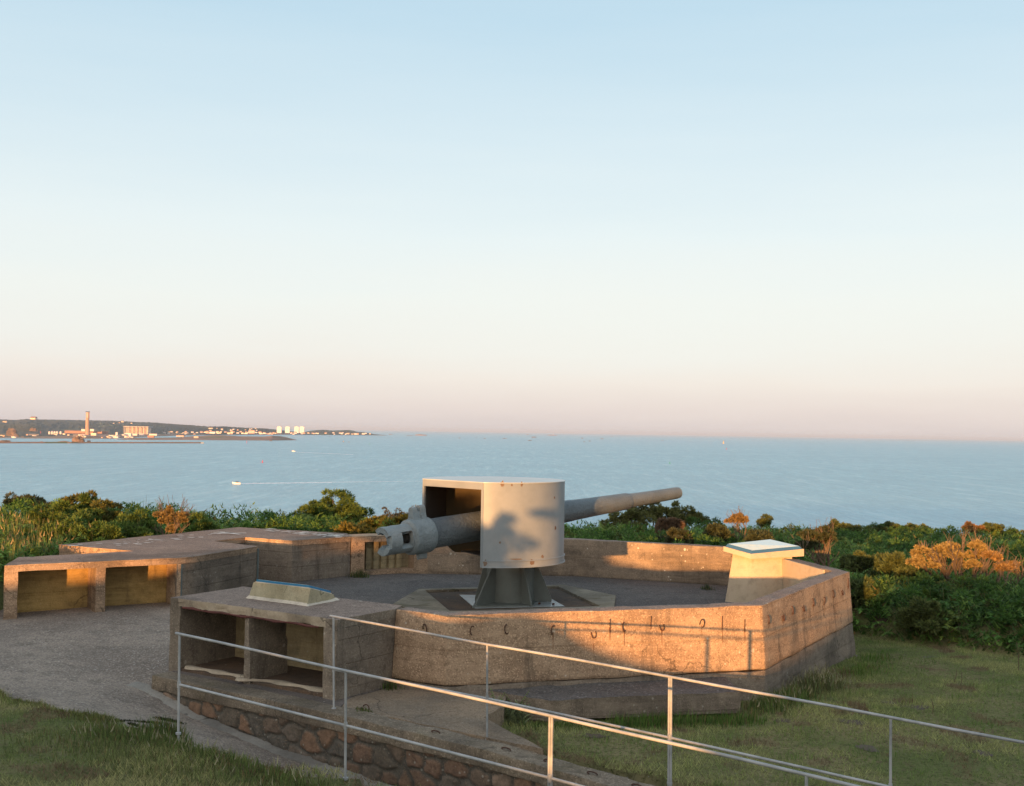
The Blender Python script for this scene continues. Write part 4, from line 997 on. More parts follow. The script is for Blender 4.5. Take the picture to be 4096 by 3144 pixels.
Vg=np.stack([P-w_*(L*.28)[:,None],P+w_*(L*.28)[:,None],P+d*L[:,None]],1).reshape(-1,3); t=np.clip(rng.random(k)[i]*.6+rng.uniform(0,.4,m_),0,1)[:,None]
Tg=np.array([.035,.075,.018])*(1-t)+np.array([.10,.195,.038])*t; br=(rng.random(k)<.07)[i]; Tg[br]=Tg[br]*np.array([1.5,.9,1.]); Tg[x[i]>5]*=np.array([.75,.8,.85]); parts.append((Vg,np.arange(3*m_).reshape(-1,3),np.repeat(Tg,3,0)))
V,F,T=merge(parts); tag(npmesh('undergrowth',V,F,M['leaf'],tint=T),kind='stuff')
# tall yellowish grass at the far left
n=3600; x=rng.uniform(-14.5,-9.2,n); y=rng.uniform(20.3,28.5,n); ok=(y>hedge_y(x)+.05)&(x<-9.0-.0*(y))&((nz2(x,y,.6,3)>-.25)); x=x[ok];y=y[ok]
P=np.stack([x,y,landv(x,y)],1); tn=np.tile(np.array([.20,.20,.055]),(len(x),1))*rng.uniform(.6,1.3,(len(x),1)); hl=rng.uniform(.3,.75,len(x))
p1=blades(P,hl,rng.uniform(.05,.35,len(x)),rng.uniform(.006,.012,len(x)),tn,.7)
tipp=P+np.stack([rng.uniform(-.1,.1,len(x)),rng.uniform(-.1,.1,len(x)),hl],1); k_=rng.random(len(x))<.25
p2=single(tipp[k_]-np.array([0,0,.06]),np.full(k_.sum(),.12),.4,np.full(k_.sum(),.016),np.tile(np.array([.30,.22,.10]),(k_.sum(),1)))
V,F,T=merge([p1,p2]); tag(npmesh('tall_grass',V,F,M['blade'],tint=T),kind='stuff')

# mown turf: short blades, thicker by the walls
def lawn(n,xr,yr,test,hr,col1,col2,name,wd=(.003,.006),lean=.9,two=False,dens=None):
    x=rng.uniform(*xr,n); y=rng.uniform(*yr,n); ok=vis(x,y)&test(x,y)
    if dens is not None: ok&=dens(x,y)
    x=x[ok];y=y[ok]; z=landv(x,y); c=1.3*nz2(x,y,.8,2)+.8*nz2(x,y,3.,5)
    P=np.stack([x,y,z-.005],1); tn=lerpc(col1,col2,.45+c+rng.uniform(-.35,.35,len(x))); b_=nz2(x,y,1.7,77)>.3; tn[b_]=np.array([.19,.135,.08])*rng.uniform(.7,1.2,(b_.sum(),1)); h=rng.uniform(*hr,len(x))*(1+.5*np.clip(c,-1,1))
    f=blades if two else single
    V,F,T=f(P,h,np.full(len(x),lean) if two else lean,rng.uniform(*wd,len(x)),tn); tag(npmesh(name,V,F,M['blade'],tint=T),kind='stuff')
right=lambda x,y: np.array([ (not in_pave(float(p),float(q),.0)) and sn(float(p),float(q))[1]<-.3 for p,q in zip(x,y)])&(y<hedge_y(x)+.2)&~inside(x,y,[(-6,16),(-.2,14.3),(-.05,15.4),(1.9,15.7),(3.3,16.0),(3.95,17.2),(6.6,21.7),(5.6,27),(-10,30),(-11,18)])
lawn(230000,(-.6,12.),(11.,25.),right,(.025,.06),(.135,.195,.055),(.32,.33,.13),'turf_grass')
leftg=lambda x,y: np.array([ (sn(float(p),float(q))[1]>pave_edge(sn(float(p),float(q))[0])-.03) for p,q in zip(x,y)])&(y<19)
lawn(150000,(-8.5,2.5),(8.5,16.),leftg,(.022,.06),(.14,.185,.058),(.34,.32,.14),'turf_grass')
for tst,xr_,yr_,nn in ((right,(-.6,12.),(11.,25.),60000),(leftg,(-8.5,2.5),(8.5,16.),22000)):
    lawn(nn,xr_,yr_,tst,(.05,.12),(.10,.17,.04),(.22,.26,.09),'weedy_grass',(.003,.005),.6,True,lambda x,y: nz2(x,y,1.9,60)+.5*nz2(x,y,6.,61)>.32)
# longer rough grass along the bank and clumps against concrete
def tuft(n,path,spread,hr,col,name='long_grass',label=None,cat=None,wd=(.003,.006),lean=.45,tips=0.,group=None,zf=None):
    path=np.array(path,float); seg=rng.integers(0,max(1,len(path)-1),n); t=rng.random(n)
    p=path[seg]+(path[np.minimum(seg+1,len(path)-1)]-path[seg])*t[:,None]+rng.normal(0,spread,(n,2))
    z=landv(p[:,0],p[:,1]) if zf is None else np.full(n,zf)
    P=np.stack([p[:,0],p[:,1],z-.01],1); fall=np.exp(-np.sum((p-(path[seg]+(path[np.minimum(seg+1,len(path)-1)]-path[seg])*t[:,None]))**2,1)/(2*spread**2))
    h=rng.uniform(*hr,n)*(.45+.55*fall); tn=np.tile(np.array(col),(n,1))*rng.uniform(.9,2.,(n,1)); br=rng.random(n)<.15; tn[br]=np.array([.17,.13,.06])
    parts=[blades(P,h,np.full(n,lean),rng.uniform(*wd,n),tn,.9)]
    if tips>0:
        k=rng.random(n)<tips; q=P[k]+np.stack([np.zeros(k.sum()),np.zeros(k.sum()),h[k]*.9],1)
        parts.append(single(q,np.full(k.sum(),.09),.5,np.full(k.sum(),.009),np.tile(np.array([.26,.24,.15]),(k.sum(),1))))
        parts.append(single(P[k],h[k],.05,np.full(k.sum(),.003),np.tile(np.array([.2,.18,.09]),(k.sum(),1))))
    V,F,T=merge(parts); o=npmesh(name,V,F,M['blade'],tint=T)
    if label: tag(o,label,cat or 'grass tuft',group)
    else: tag(o,kind='stuff')
    return o
bank=[(-4.6,13.4),(-3.85,13.15),(-3.2,12.75),(-2.5,12.25),(-1.8,11.7),(-1.1,11.1),(-.4,10.6),(.6,9.9)]
tuft(9000,[(p[0]-.16,p[1]-.24) for p in bank],.2,(.05,.15),(.075,.10,.03),lean=.5,tips=.03)
tuft(6000,[(p[0]-.5,p[1]-.7) for p in bank],.4,(.05,.13),(.085,.10,.035),lean=.6)
tuft(4200,[(-7.4,15.6),(-6.2,14.75),(-5.3,14.15),(-4.7,13.6)],.12,(.04,.11),(.085,.095,.03),lean=.6)
tuft(900,[(-4.0,13.35),(-3.75,13.25)],.16,(.15,.34),(.06,.085,.025),'grass_tuft','dense grass tuft around the foot of the first near handrail post')
tuft(1800,[(1.4,15.25),(2.2,15.45),(3.4,15.75)],.14,(.1,.26),(.055,.10,.02))
tuft(1300,[(3.5,16.3),(4.1,16.9),(4.4,17.5)],.18,(.12,.3),(.06,.095,.025),tips=.06)
tuft(900,[(4.7,17.9),(5.1,18.5)],.2,(.2,.42),(.09,.11,.045),tips=.25)
tuft(500,[(5.7,19.3),(6.4,20.2)],.22,(.1,.22),(.07,.12,.025))
tuft(350,[(6.5,21.0),(7.0,21.6)],.25,(.08,.16),(.06,.11,.02))
tuft(700,[(.2,15.2),(1.2,15.2)],.12,(.05,.13),(.05,.085,.018))
tuft(300,[(-3.62,27.15),(-3.45,27.2)],.10,(.12,.3),(.045,.065,.02),'grass_tuft','dark grass tuft at the foot of the shell locker',zf=.0)
tuft(120,[(4.42,26.0),(4.5,25.9)],.07,(.1,.2),(.03,.05,.02),zf=.0)
tuft(200,[G(1432,2838,-.112)[:2],G(1470,2848,-.112)[:2]],.06,(.03,.08),(.05,.075,.02),zf=-.12)
tuft(120,[(-1.75,16.15),(-1.55,16.1)],.06,(.1,.22),(.05,.075,.02),'grass_tuft','thin green weeds in the angle between near block and parapet',zf=-.11)
for pth,lb in (([G(640,2852,-.3)[:2],G(715,2848,-.3)[:2]],'dark moss patch on the pavement beside the kerb'),([G(420,2895,-.08)[:2],G(560,2868,-.15)[:2],G(640,2855,-.2)[:2]],'thin line of moss in the pavement crack'),([G(520,2890,-.1)[:2],G(640,2942,-.1)[:2]],'mossy crack branching across the pavement towards the post')):
    p0=np.array(pth); k=900; t=rng.random(k); sg=rng.integers(0,len(p0)-1,k); q=p0[sg]+(p0[sg+1]-p0[sg])*t[:,None]+rng.normal(0,.045 if 'patch' in lb else .018,(k,2))
    z=np.array([pave_z(float(u),float(v)) for u,v in q]); P=np.stack([q[:,0],q[:,1],z-.01],1)
    V,F,T=single(P,rng.uniform(.012,.04,k),.8,np.full(k,.008),np.tile(np.array([.032,.036,.016]),(k,1))); tag(npmesh('moss',V,F,M['blade'],tint=T),lb,'moss')
# pale ferny plant between the gritty slab and the asphalt slab
c=G(1985,2905,-.38); n=80; P=np.stack([rng.normal(c.x+.1,.13,n),rng.normal(c.y+.25,.13,n),np.full(n,c.z-.02)],1)
pp=[fronds(P,rng.uniform(.16,.32,n),np.tile(np.array([.20,.23,.12]),(n,1))*rng.uniform(.7,1.2,(n,1)),10,1.5,.45)]
V,F,T=merge(pp); tag(npmesh('fern',V,F,M['leaf'],tint=T),'pale green ferny plant between the gritty slab and the asphalt slab','fern')
# bare soil scrapes in the turf
for x,y,rx,ry in ((2380,2975,.28,.1),(2860,2910,.35,.12),(3130,2895,.22,.1),(3410,2905,.4,.12),(3520,2500,.3,.1),(3720,2595,.35,.12),(3670,2830,.3,.14),(3560,2810,.2,.07),(3470,3000,.25,.12),(3930,3000,.2,.1)):
    c=G(x,y,-.45); c.z=land(c.x,c.y)
    V=[(c.x,c.y,c.z+.02)];F=[];rr_=[random.uniform(.6,1.2) for _ in range(14)]
    for k in range(14):
        q=k/14*2*math.pi; px,py=c.x+math.cos(q)*rx*.6*rr_[k],c.y+math.sin(q)*ry*1.5*rr_[k]; V.append((px,py,land(px,py)+.006))
    F=[(0,k+1,(k+1)%14+1) for k in range(14)]
    o=npmesh('soil_patch',V,F,M['soil']); o['kind']='structure'

# ---- shrubs and trees
def gorse(parent, c, rx, ry, rz, clumps, per, col, col2, size=(.05,.1), cl=.2, name='crown', part=0., seed=0, flat=0.):
    r_=np.random.default_rng(seed); u=r_.normal(0,1,(clumps,3)); u[:,2]=np.abs(u[:,2])*.9-.1; u/=np.linalg.norm(u,axis=1)[:,None]
    rad=r_.uniform(.55,1.,clumps)**.6; lob=1+.28*np.sin(u[:,0]*4.+seed)+.2*np.sin(u[:,1]*7.+seed*2.)+.16*np.sin(u[:,2]*9+u[:,0]*6+seed); C=np.array(c)+u*(rad*lob)[:,None]*np.array([rx*1.08,ry,rz]); s=cl*r_.uniform(.6,1.35,clumps)
    i=np.repeat(np.arange(clumps),per); n=len(i); d=r_.normal(0,1,(n,3)); d/=np.linalg.norm(d,axis=1)[:,None]; d[:,2]=np.where(d[:,2]<0,d[:,2]*.5,d[:,2]); 
    d=d*.8+u[i]*.35; d/=np.linalg.norm(d,axis=1)[:,None]; rr_=r_.uniform(.15,1.,n)**.5
    P=C[i]+d*(s[i]*rr_)[:,None]*np.array([1,1,.8-flat]); L=r_.uniform(*size,n); w_=np.cross(d,r_.normal(0,1,(n,3))); w_/=np.linalg.norm(w_,axis=1)[:,None]
    V=np.stack([P-w_*(L*.28)[:,None],P+w_*(L*.28)[:,None],P+d*L[:,None]],1).reshape(-1,3); ct=r_.random(clumps)
    t=np.clip(.25+.5*ct[i]+r_.uniform(-.2,.2,n),0,1); T=np.array(col)*(1-t[:,None])+np.array(col2)*t[:,None]; T=np.repeat(T,3,0)
    return npmesh(name,V,np.arange(3*n).reshape(-1,3),M['leaf'],parent,tint=T)
def branchy(bm, p, d, L, r_, depth, tips, bend=.5, up=.15, seg=4, rr=random):
    pts=[p.copy()]; rad=[r_]; q=p.copy(); dd=d.normalized()
    for k in range(seg):
        dd=(dd+Vector((rr.uniform(-1,1),rr.uniform(-1,1),rr.uniform(-.7,.9)))*bend*.5+Vector((0,0,up))).normalized(); q=q+dd*(L/seg); pts.append(q.copy()); rad.append(max(.004,r_*(1-.55*(k+1)/seg)))
    tube(bm,pts,rad,6)
    if depth==0: tips.append((q,dd)); return
    for _ in range(rr.choice((2,3))):
        k=rr.randint(max(1,seg-2),seg); nd=(dd+Vector((rr.uniform(-1,1),rr.uniform(-1,1),rr.uniform(-.3,.8)))*.9).normalized()
        branchy(bm,pts[k],nd,L*rr.uniform(.5,.75),rad[k]*.8,depth-1,tips,bend,up,seg,rr)
def ground_at(x,y): return land(x,y)
def shrub(px,ytop,Y,wpx,label,name='gorse_bush',col=(.04,.075,.018),col2=(.14,.195,.038),dens=1.,cl=.17,group=None,hh=None,size=(.045,.09),cat='bush',dead=False,below=0):
    c=D(px,ytop,Y); r_=wpx*Y/FPX/2; gz=ground_at(c.x,c.y); top=c.z; h_=max(.35,(top-gz)) if hh is None else hh
    if name=='dark_shrub' and Y<40 and wpx<100: col,col2=(.04,.05,.025),(.075,.085,.035)
    root=empty(name,(c.x,c.y,top-h_),label,cat,group); rr=random.Random(int(px+ytop))
    bm=bmesh.new(); tips=[]
    for k in range(4): branchy(bm,Vector((c.x+rr.uniform(-.1,.1),c.y,top-h_-.05)),Vector((rr.uniform(-1,1)*r_,rr.uniform(-1,1)*r_*.6,h_*.9)),h_*.6,.03,1,tips,.4,.1,4,rr)
    obj('branches',bm,M['bark'],root,smooth=60)
    nc=int(max(14,45*dens*r_*1.2/(cl/.17)**2)); gorse(root,(c.x,c.y,top-h_*.62),r_*.95,r_*.8,h_*.62-cl*.3,nc,int(150*min(1.3,dens)),col,col2,size,cl,'crown',seed=int(px*7+ytop))
    return root
G1=dict(group='gorse bushes on the headland')
shrub(1329,1976,35,270,'largest rounded gorse bush on the skyline left of the gun, yellow tipped',dens=1.7,**G1)
shrub(1250,2040,34.3,130,'low shoulder of dark gorse to the left of the largest rounded bush',**G1)
shrub(1430,2030,34.2,120,'small gorse bush tucked against the right of the largest rounded bush',**G1)
shrub(1600,2030,34.5,190,'thin brownish open shrub on the skyline just left of the breech','open_shrub',(.045,.042,.022),(.10,.08,.04),.5,.1,None,None,(.03,.06))
shrub(1590,2070,31,220,'yellow flecked low gorse bank behind the wall left of the breech',col=(.05,.06,.012),col2=(.20,.16,.025),dens=1.1,cl=.13,hh=.5,**G1)
shrub(1440,2100,30,170,'orange tinged low gorse just behind the bunker wall',col=(.05,.07,.018),col2=(.20,.15,.03),dens=.8,cl=.11,hh=.4,**G1)
lst=[(290,1978,30.5,150,'tallest gorse clump at the left, orange topped against the sea'),(365,1990,30,110,'pair of pointed gorse tips right of the tallest left clump'),(215,2025,28.5,150,'gorse lump below the tallest left clump by the yellow grass'),(330,2045,28,190,'wide mid green gorse lump in the middle of the left thicket'),(440,2030,28.5,150,'gorse lump with orange flecks right of the thicket centre'),(545,2045,28.2,130,'upright pale green gorse spike left of the dead brown shrub'),(250,2095,26.6,170,'dark gorse lump low at the left edge of the thicket'),(390,2095,26.6,190,'dark gorse lump directly behind the left end of the bunker roof'),(530,2105,27.2,150,'low gorse lump between the bunker roof and the dead brown shrub'),(790,2075,29.3,170,'dark gorse behind the bunker roof right of the dead brown shrub')]
for px,yt,Y,wp,lb in lst: shrub(px,yt,Y,wp,lb,col=(.04,.075,.018),col2=(.14,.195,.038) if 'orange' not in lb else (.20,.15,.035),dens=1.25,cl=.15,**G1)
shrub(110,1984,33.5,200,'dark brown scrub on the skyline at the far left','low_scrub',(.035,.05,.018),(.11,.10,.04),.8,.12,None,.5)
for px,yt,Y,wp,lb in [(2620,2008,39.5,200,'twiggy dark bush rising behind the muzzle end of the barrel'),(2740,2022,39.5,150,'dark bush right of the one behind the barrel, sloping down to the sea'),(2500,2045,38.5,140,'low dark bush under the barrel left of the twiggy one')]:
    shrub(px,yt,Y,wp,lb,'dark_bush',(.07,.085,.03),(.18,.18,.06),1.2,.15,'dark bushes behind the barrel',.95)
shrub(2680,2074,33,78,'round pinkish brown dead bush below the barrel muzzle','dead_bush',(.12,.08,.05),(.22,.14,.09),1.5,.09,None,.42,(.03,.05))
shrub(2712,2122,31,110,'dull brown and green bush just behind the wall below the round dead bush','mixed_bush',(.045,.055,.028),(.085,.085,.04),1.,.12,None,.45)
for px,yt,Y,wp,lb in [(2856,2098,33,46,'small dark shrub left of the orange topped shrub'),(2902,2108,32,44,'second small dark shrub just left of the orange topped shrub'),(3040,2128,31,90,'brownish shrub behind the cream pillar'),(3374,2090,46,95,'rounded dark shrub on the skyline right of the cream pillar'),(3058,2066,43,26,'tiny dark shrub poking over the skyline above the cream pillar'),(3500,2108,48,60,'low dark shrub on the right skyline'),(3600,2098,50,170,'long dark scrub on the right skyline'),(3960,2094,51,80,'dark green rounded shrub on the skyline near the right edge'),(4040,2118,51,90,'low shrub at the right end of the skyline'),(3480,2215,28.5,190,'dark gorse between the twisted tree and the dead tree'),(3590,2235,27.5,170,'dark gorse with yellow tips left of the dead tree'),(3440,2330,25.0,200,'dark bramble bank beside the right corner of the parapet'),(3700,2420,23.6,200,'dark bramble bank over the edge of the lawn')]:
    shrub(px,yt,Y,wp,lb,'dark_shrub',(.055,.08,.025),(.12,.14,.045),1.3,.13,'dark shrubs on the right of the headland',.55)
shrub(3900,2090,51,75,'orange sunlit shrub on the skyline near the right edge','dry_shrub',(.16,.10,.04),(.36,.20,.08),1.,.12,None,.6)
def dead_tree(name,label,cat,base,limbs,pads,col,col2,Y,group=None,thick=.055,cl=.1,dens=1.):
    b=D(*base,Y); b.z=min(b.z,ground_at(b.x,b.y)+.1); root=empty(name,b,label,cat,group); bm=bmesh.new(); rr=random.Random(base[0])
    for k,(px,py,dy,r_) in enumerate(limbs):
        e=D(px,py,Y+dy); mid=b.lerp(e,.5)+Vector((rr.uniform(-.15,.15),rr.uniform(-.15,.15),rr.uniform(-.1,.12))); q1=b.lerp(mid,.5)+Vector((rr.uniform(-.08,.08),0,rr.uniform(-.04,.04))); q2=mid.lerp(e,.5)+Vector((rr.uniform(-.08,.08),rr.uniform(-.05,.05),rr.uniform(-.08,.08)))
        tube(bm,[b-Vector((0,0,.2)),b,q1,mid,q2,e],[thick*r_*1.2,thick*r_,thick*r_*.85,thick*r_*.65,thick*r_*.45,thick*r_*.25],7)
        tips=[]
        for st,dr in ((mid,e-mid),(q2,e-q2),(e,e-q2)):
            for _ in range(3): branchy(bm,st,dr.normalized()*.7+Vector((rr.uniform(-1,1),rr.uniform(-.6,.6),rr.uniform(-.1,.9)))*.7,.32,thick*.3,1,tips,.6,.12,3,rr)
    obj('trunk',bm,M['bark'],root,smooth=60)
    for px,py,wp,hp,dy in pads:
        c=D(px,py,Y+dy); r_=wp*Y/FPX/2; gorse(root,c,r_,r_*.8,hp*Y/FPX/2,int(12+38*r_*dens),120,col,col2,(.03,.06),cl,'crown',seed=px)
    return root
dead_tree('windswept_tree','small twisted tree with a bare forked trunk behind the cream pillar','tree',(3296,2262),[(3290,2160,0,1.),(3320,2150,.2,.8),(3255,2185,0,.9),(3215,2205,-.2,.7),(3305,2200,.1,.8)],[(3245,2150,70,50,0),(3300,2135,80,40,.1),(3318,2165,40,50,.2),(3235,2185,60,30,-.1),(3275,2160,60,40,.4)],(.035,.045,.02),(.09,.10,.045),27.5,cl=.08)
dead_tree('collapsed_tree','sprawling orange sunlit dead tree lying over the bracken at the right','tree',(3850,2296),[(3700,2215,0,1.),(3780,2215,.2,1.),(3850,2200,0,1.),(3905,2185,.1,.9),(3760,2265,-.3,.8),(3690,2270,0,.6),(3930,2285,-.3,.8),(3820,2240,-.4,.8)],[(3690,2222,95,60,0),(3780,2210,80,50,.2),(3815,2225,80,45,-.1),(3805,2190,50,26,.2),(3905,2185,45,30,0),(3870,2230,60,40,.3),(3740,2235,60,40,.1),(3670,2250,50,40,-.2),(3725,2262,70,30,-.3),(3895,2262,46,30,-.2),(3840,2262,40,24,.2),(3925,2215,26,22,.1)],(.22,.16,.055),(.36,.26,.10),26.5,thick=.06,cl=.07,dens=.42)
dead_tree('small_dead_tree','smaller orange dead tree to the right of the sprawling one','tree',(3970,2300),[(3960,2225,0,1.),(3990,2235,.1,.9),(4010,2270,0,.9),(4050,2275,-.1,.9),(4085,2310,-.3,.7)],[(3955,2225,30,28,0),(3985,2232,35,22,.1),(4025,2275,60,50,0),(4040,2262,40,22,.1)],(.24,.14,.04),(.38,.24,.10),26.3,thick=.04,cl=.075)
dead_tree('orange_shrub','small orange topped shrub on a bare stem left of the cream pillar','bush',(2950,2122),[(2935,2090,0,1.),(2955,2078,0,1.),(2972,2088,0,1.)],[(2928,2084,40,18,0),(2955,2072,42,26,0),(2972,2085,30,22,0)],(.20,.13,.05),(.32,.22,.09),33,thick=.03,cl=.07)
dead_tree('dead_shrub','dead rusty brown shrub with fir like sprays behind the bunker roof','bush',(678,2132),[(675,2062,0,1.),(720,2060,0,.8),(738,2075,0,.8),(640,2062,0,.7),(720,2090,0,.7)],[(676,2050,14,46,0),(674,2085,22,50,0),(722,2062,50,7,0),(640,2060,34,12,0),(732,2080,34,7,0),(685,2118,24,22,0),(648,2085,24,8,0)],(.17,.13,.045),(.36,.25,.10),27.6,thick=.03,cl=.05,dens=1.0)
# tall weeds with stalks
def weed(px,py,Y,h,label,col=(.12,.15,.05),nl=26):
    c=D(px,py,Y); z=ground_at(c.x,c.y) ; root=empty('tall_weed',(c.x,c.y,z),label,'weed','tall weeds at the edge of the lawn'); bm=bmesh.new(); rr=random.Random(px)
    top=Vector((c.x+rr.uniform(-.05,.05),c.y,z+h)); tube(bm,[(c.x,c.y,z-.03),((c.x+top.x)/2+.02,c.y,z+h*.5),top],[.008,.006,.003],5); obj('stalk',bm,M['bark'],root)
    P=np.array([[c.x+rr.uniform(-.02,.02),c.y+rr.uniform(-.02,.02),z+h*rr.uniform(.1,.95)] for _ in range(nl)]); V,F,T=fronds(P,np.full(nl,h*.16),np.tile(np.array(col),(nl,1)),4,.9,.7); npmesh('leaves',V,F,M['leaf'],root,tint=T)
for px,py,Y,h,lb in [(3832,2540,23.1,.62,'tallest leafy weed spike at the foot of the bramble bank'),(3960,2560,22.6,.4,'shorter leafy weed beside the bramble bank near the right edge'),(4075,2690,20.2,.52,'tall weed with a branched head on the lawn at the right edge'),(3815,2690,19.2,.22,'short pale weed spike standing alone on the lawn'),(3840,2720,18.8,.24,'pair of stubby weed spikes on the lawn'),(3730,2860,16.5,.22,'thin weed on the lawn above the handrail'),(3360,2700,18.6,.25,'small weed on the turf near the seeding grass clump')]: weed(px,py,Y,h,lb)

# ---- bushes behind the photographer that shade the left of the scene
def back_bush(t_,w_,h,r_,label,dens=1.,seed=1):
    x=t_*math.sin(a)+w_*math.cos(a); y=t_*math.cos(a)-w_*math.sin(a); z=land(x,y); root=empty('hawthorn_bush',(x,y,z),label,'bush','bushes on the rise to the left of the viewpoint'); rr=random.Random(seed)
    bm=bmesh.new(); tips=[]; branchy(bm,Vector((x,y,z-.1)),Vector((0,0,1)),h*.5,.07,2,tips,.4,.2,4,rr); obj('trunk',bm,M['bark'],root,smooth=60)
    zc=z+h*.1 if t_<-5 else z+h*.62; gorse(root,(x,y,zc),r_,r_,z+h-zc-.1,int(70*dens*r_) if t_<-5 else 15,120,(.03,.045,.012),(.08,.09,.02),(.07,.13),.24 if t_<-5 else .13,'crown',seed=seed); return root
SHADE=[(-11,-13.15,2.1,.7),(-11,-12.0,2.5,1.0),(-11.3,-10.9,1.5,.9),(-11,-9.8,1.15,.8),(-11,-8.9,.7,.5),(.2,-8.2,2.45,.55)]
for i,(t_,w_,h,r_) in enumerate(SHADE): back_bush(t_,w_,h,r_,['broad dark','tallest dark','wide dark','low dark','smallest round dark','thin open'][i]+' hawthorn bush on the rise left of the viewpoint',1.6,100+i)
# ---------------------------------------------------------------- far coast
def SG_(x,y): return G(x,y,SEA)
def hill(name,sky_,base_,m,Y0,Y1,depth,kind='structure',amp=1.,seed=0,cut=None):
    # sky_/base_: photo outlines of crest and shoreline; the hill rises from shore to crest and falls behind
    X=np.arange(sky_[0][0],sky_[-1][0]+1,5.); V=[];rowsn=16
    for j in range(rowsn+3):
        for i,x in enumerate(X):
            yt=np.interp(x,[p[0] for p in sky_],[p[1] for p in sky_]); ybs=np.interp(x,[p[0] for p in base_],[p[1] for p in base_])
            s0=SG_(x,ybs); crest=D(x,yt,max(Y0 if np.isscalar(Y0) else Y0(x), s0.y+120)); 
            if j<rowsn:
                t=j/(rowsn-1); p=s0.lerp(crest,t); zt=SEA+(crest.z-SEA)*(t**.75); p.z=zt+(amp*14*mnoise.noise(Vector((p.x*.006+seed,p.y*.006,0)))+amp*6*mnoise.noise(Vector((p.x*.03,p.y*.03,seed))))*math.sin(math.pi*min(t,.98))+ (amp*3.2*mnoise.noise(Vector((x*.09,seed,t*9)))+amp*2.5*mnoise.noise(Vector((x*.31,seed,t*19))))*t
            else: 
                k=j-rowsn+1; p=crest+Vector((0,depth*k/3.,-(crest.z-SEA)*k/3.-1))
            V.append(p)
    n=len(X); F=[(j*n+i,j*n+i+1,(j+1)*n+i+1,(j+1)*n+i) for j in range(rowsn+2) for i in range(n-1)]
    o=npmesh(name,V,F,m)
    for p in o.data.polygons: p.use_smooth=False
    tag(o,kind=kind); return o
hill('wooded_hills',[(-60,1680),(0,1677),(60,1680),(110,1676),(180,1678),(256,1679),(340,1681),(439,1682),(548,1688),(620,1690),(694,1696),(760,1700),(830,1706),(900,1706),(983,1711),(1060,1714),(1111,1719),(1190,1728)],[(-60,1748),(520,1746),(700,1740),(1190,1738)],M['hill'],9200,0,1500,seed=2)
hill('wooded_headland',[(-60,1698),(0,1696),(60,1697),(110,1695),(150,1698),(180,1706),(220,1719),(245,1735)],[(-60,1746),(245,1746)],M['headland'],7200,0,500,amp=.6,seed=7)
hill('low_point',[(1185,1733),(1250,1722),(1290,1719),(1330,1722),(1400,1720),(1430,1727),(1460,1729),(1500,1737),(1530,1739)],[(1185,1739),(1530,1741.5)],M['hill'],9000,0,400,amp=.25,seed=5)
hill('town_shore',[(-60,1738),(100,1740),(300,1737),(560,1738),(820,1733),(1000,1735),(1250,1735),(1500,1737),(1545,1741)],[(-60,1752),(100,1754),(450,1755),(560,1748),(820,1739.5),(1000,1739),(1250,1739),(1500,1741),(1545,1742)],M['shore'],lambda x:float(np.interp(x,[-60,450,700,1600],[6400,6500,8000,8800])),0,200,amp=.12,seed=9)
hill('reclaimed_point',[(450,1757),(480,1751),(700,1750),(780,1744),(860,1740),(900,1741),(960,1745),(1060,1746),(1085,1743),(1120,1744),(1150,1750),(1175,1757),(1188,1760)],[(450,1760.5),(700,1760),(900,1761),(1060,1762),(1188,1761)],M['shore'],lambda x:5900,0,150,amp=.25,seed=12)
def fbox(bm,x0,x1,y0,y1,Y,dep=None):
    p=D(x0,y1,Y); q=D(x1,y0,Y); dep=dep or max(8,(q.x-p.x)*.5)
    prism(bm,[(p.x,Y,p.z),(q.x,Y,p.z),(q.x,Y+dep,p.z),(p.x,Y+dep,p.z)],[(p.x,Y,q.z),(q.x,Y,q.z),(q.x,Y+dep,q.z),(p.x,Y+dep,q.z)])
def fobj(name,boxes,m,Y,parent=None,label=None,cat=None,group=None):
    bm=bmesh.new()
    for b in boxes: fbox(bm,*b,Y,None)
    bmesh.ops.recalc_face_normals(bm, faces=bm.faces[:]); o=obj(name,bm,m,parent)
    if label: tag(o,label,cat,group)
    return o
# chimney
Yc=5600; p=D(350,1730,Yc); ch=empty('power_station_chimney',p,'tall tapering concrete power station chimney above the harbour','chimney')
def ftube(name,px,prof,Y,m,parent,seg=20):
    bm=bmesh.new(); c0=D(px,1700,Y); rows=[]
    for yy,wp in prof:
        z=D(px,yy,Y).z; r_=wp*Y/FPX/2; rows.append([bm.verts.new((D(px,yy,Y).x+math.cos(2*math.pi*k/seg)*r_,Y+math.sin(2*math.pi*k/seg)*r_,z)) for k in range(seg)])
    for a1,b1 in zip(rows,rows[1:]):
        for k in range(seg): bm.faces.new((a1[k],a1[(k+1)%seg],b1[(k+1)%seg],b1[k]))
    bm.faces.new(rows[0][::-1]);bm.faces.new(rows[-1]); bmesh.ops.recalc_face_normals(bm, faces=bm.faces[:]); return obj(name,bm,m,parent,smooth=40)
ftube('shaft',350,[(1740,17.5),(1700,15.2),(1672,13.6)],Yc,M['chim'],ch)
ftube('upper_cage',351,[(1671.8,12.4),(1650,12)],Yc,M['chimtop'],ch)
for dx in (-6.2,-2,2.2,6.2): 
    bm=bmesh.new(); b0=D(351+dx,1672,Yc-6);t0=D(351+dx,1648,Yc-6); tube(bm,[b0,t0],1.4,5); obj('rib',bm,M['chim'],ch)
ftube('cap',351,[(1648.5,17),(1646,17)],Yc,M['hill'],ch)
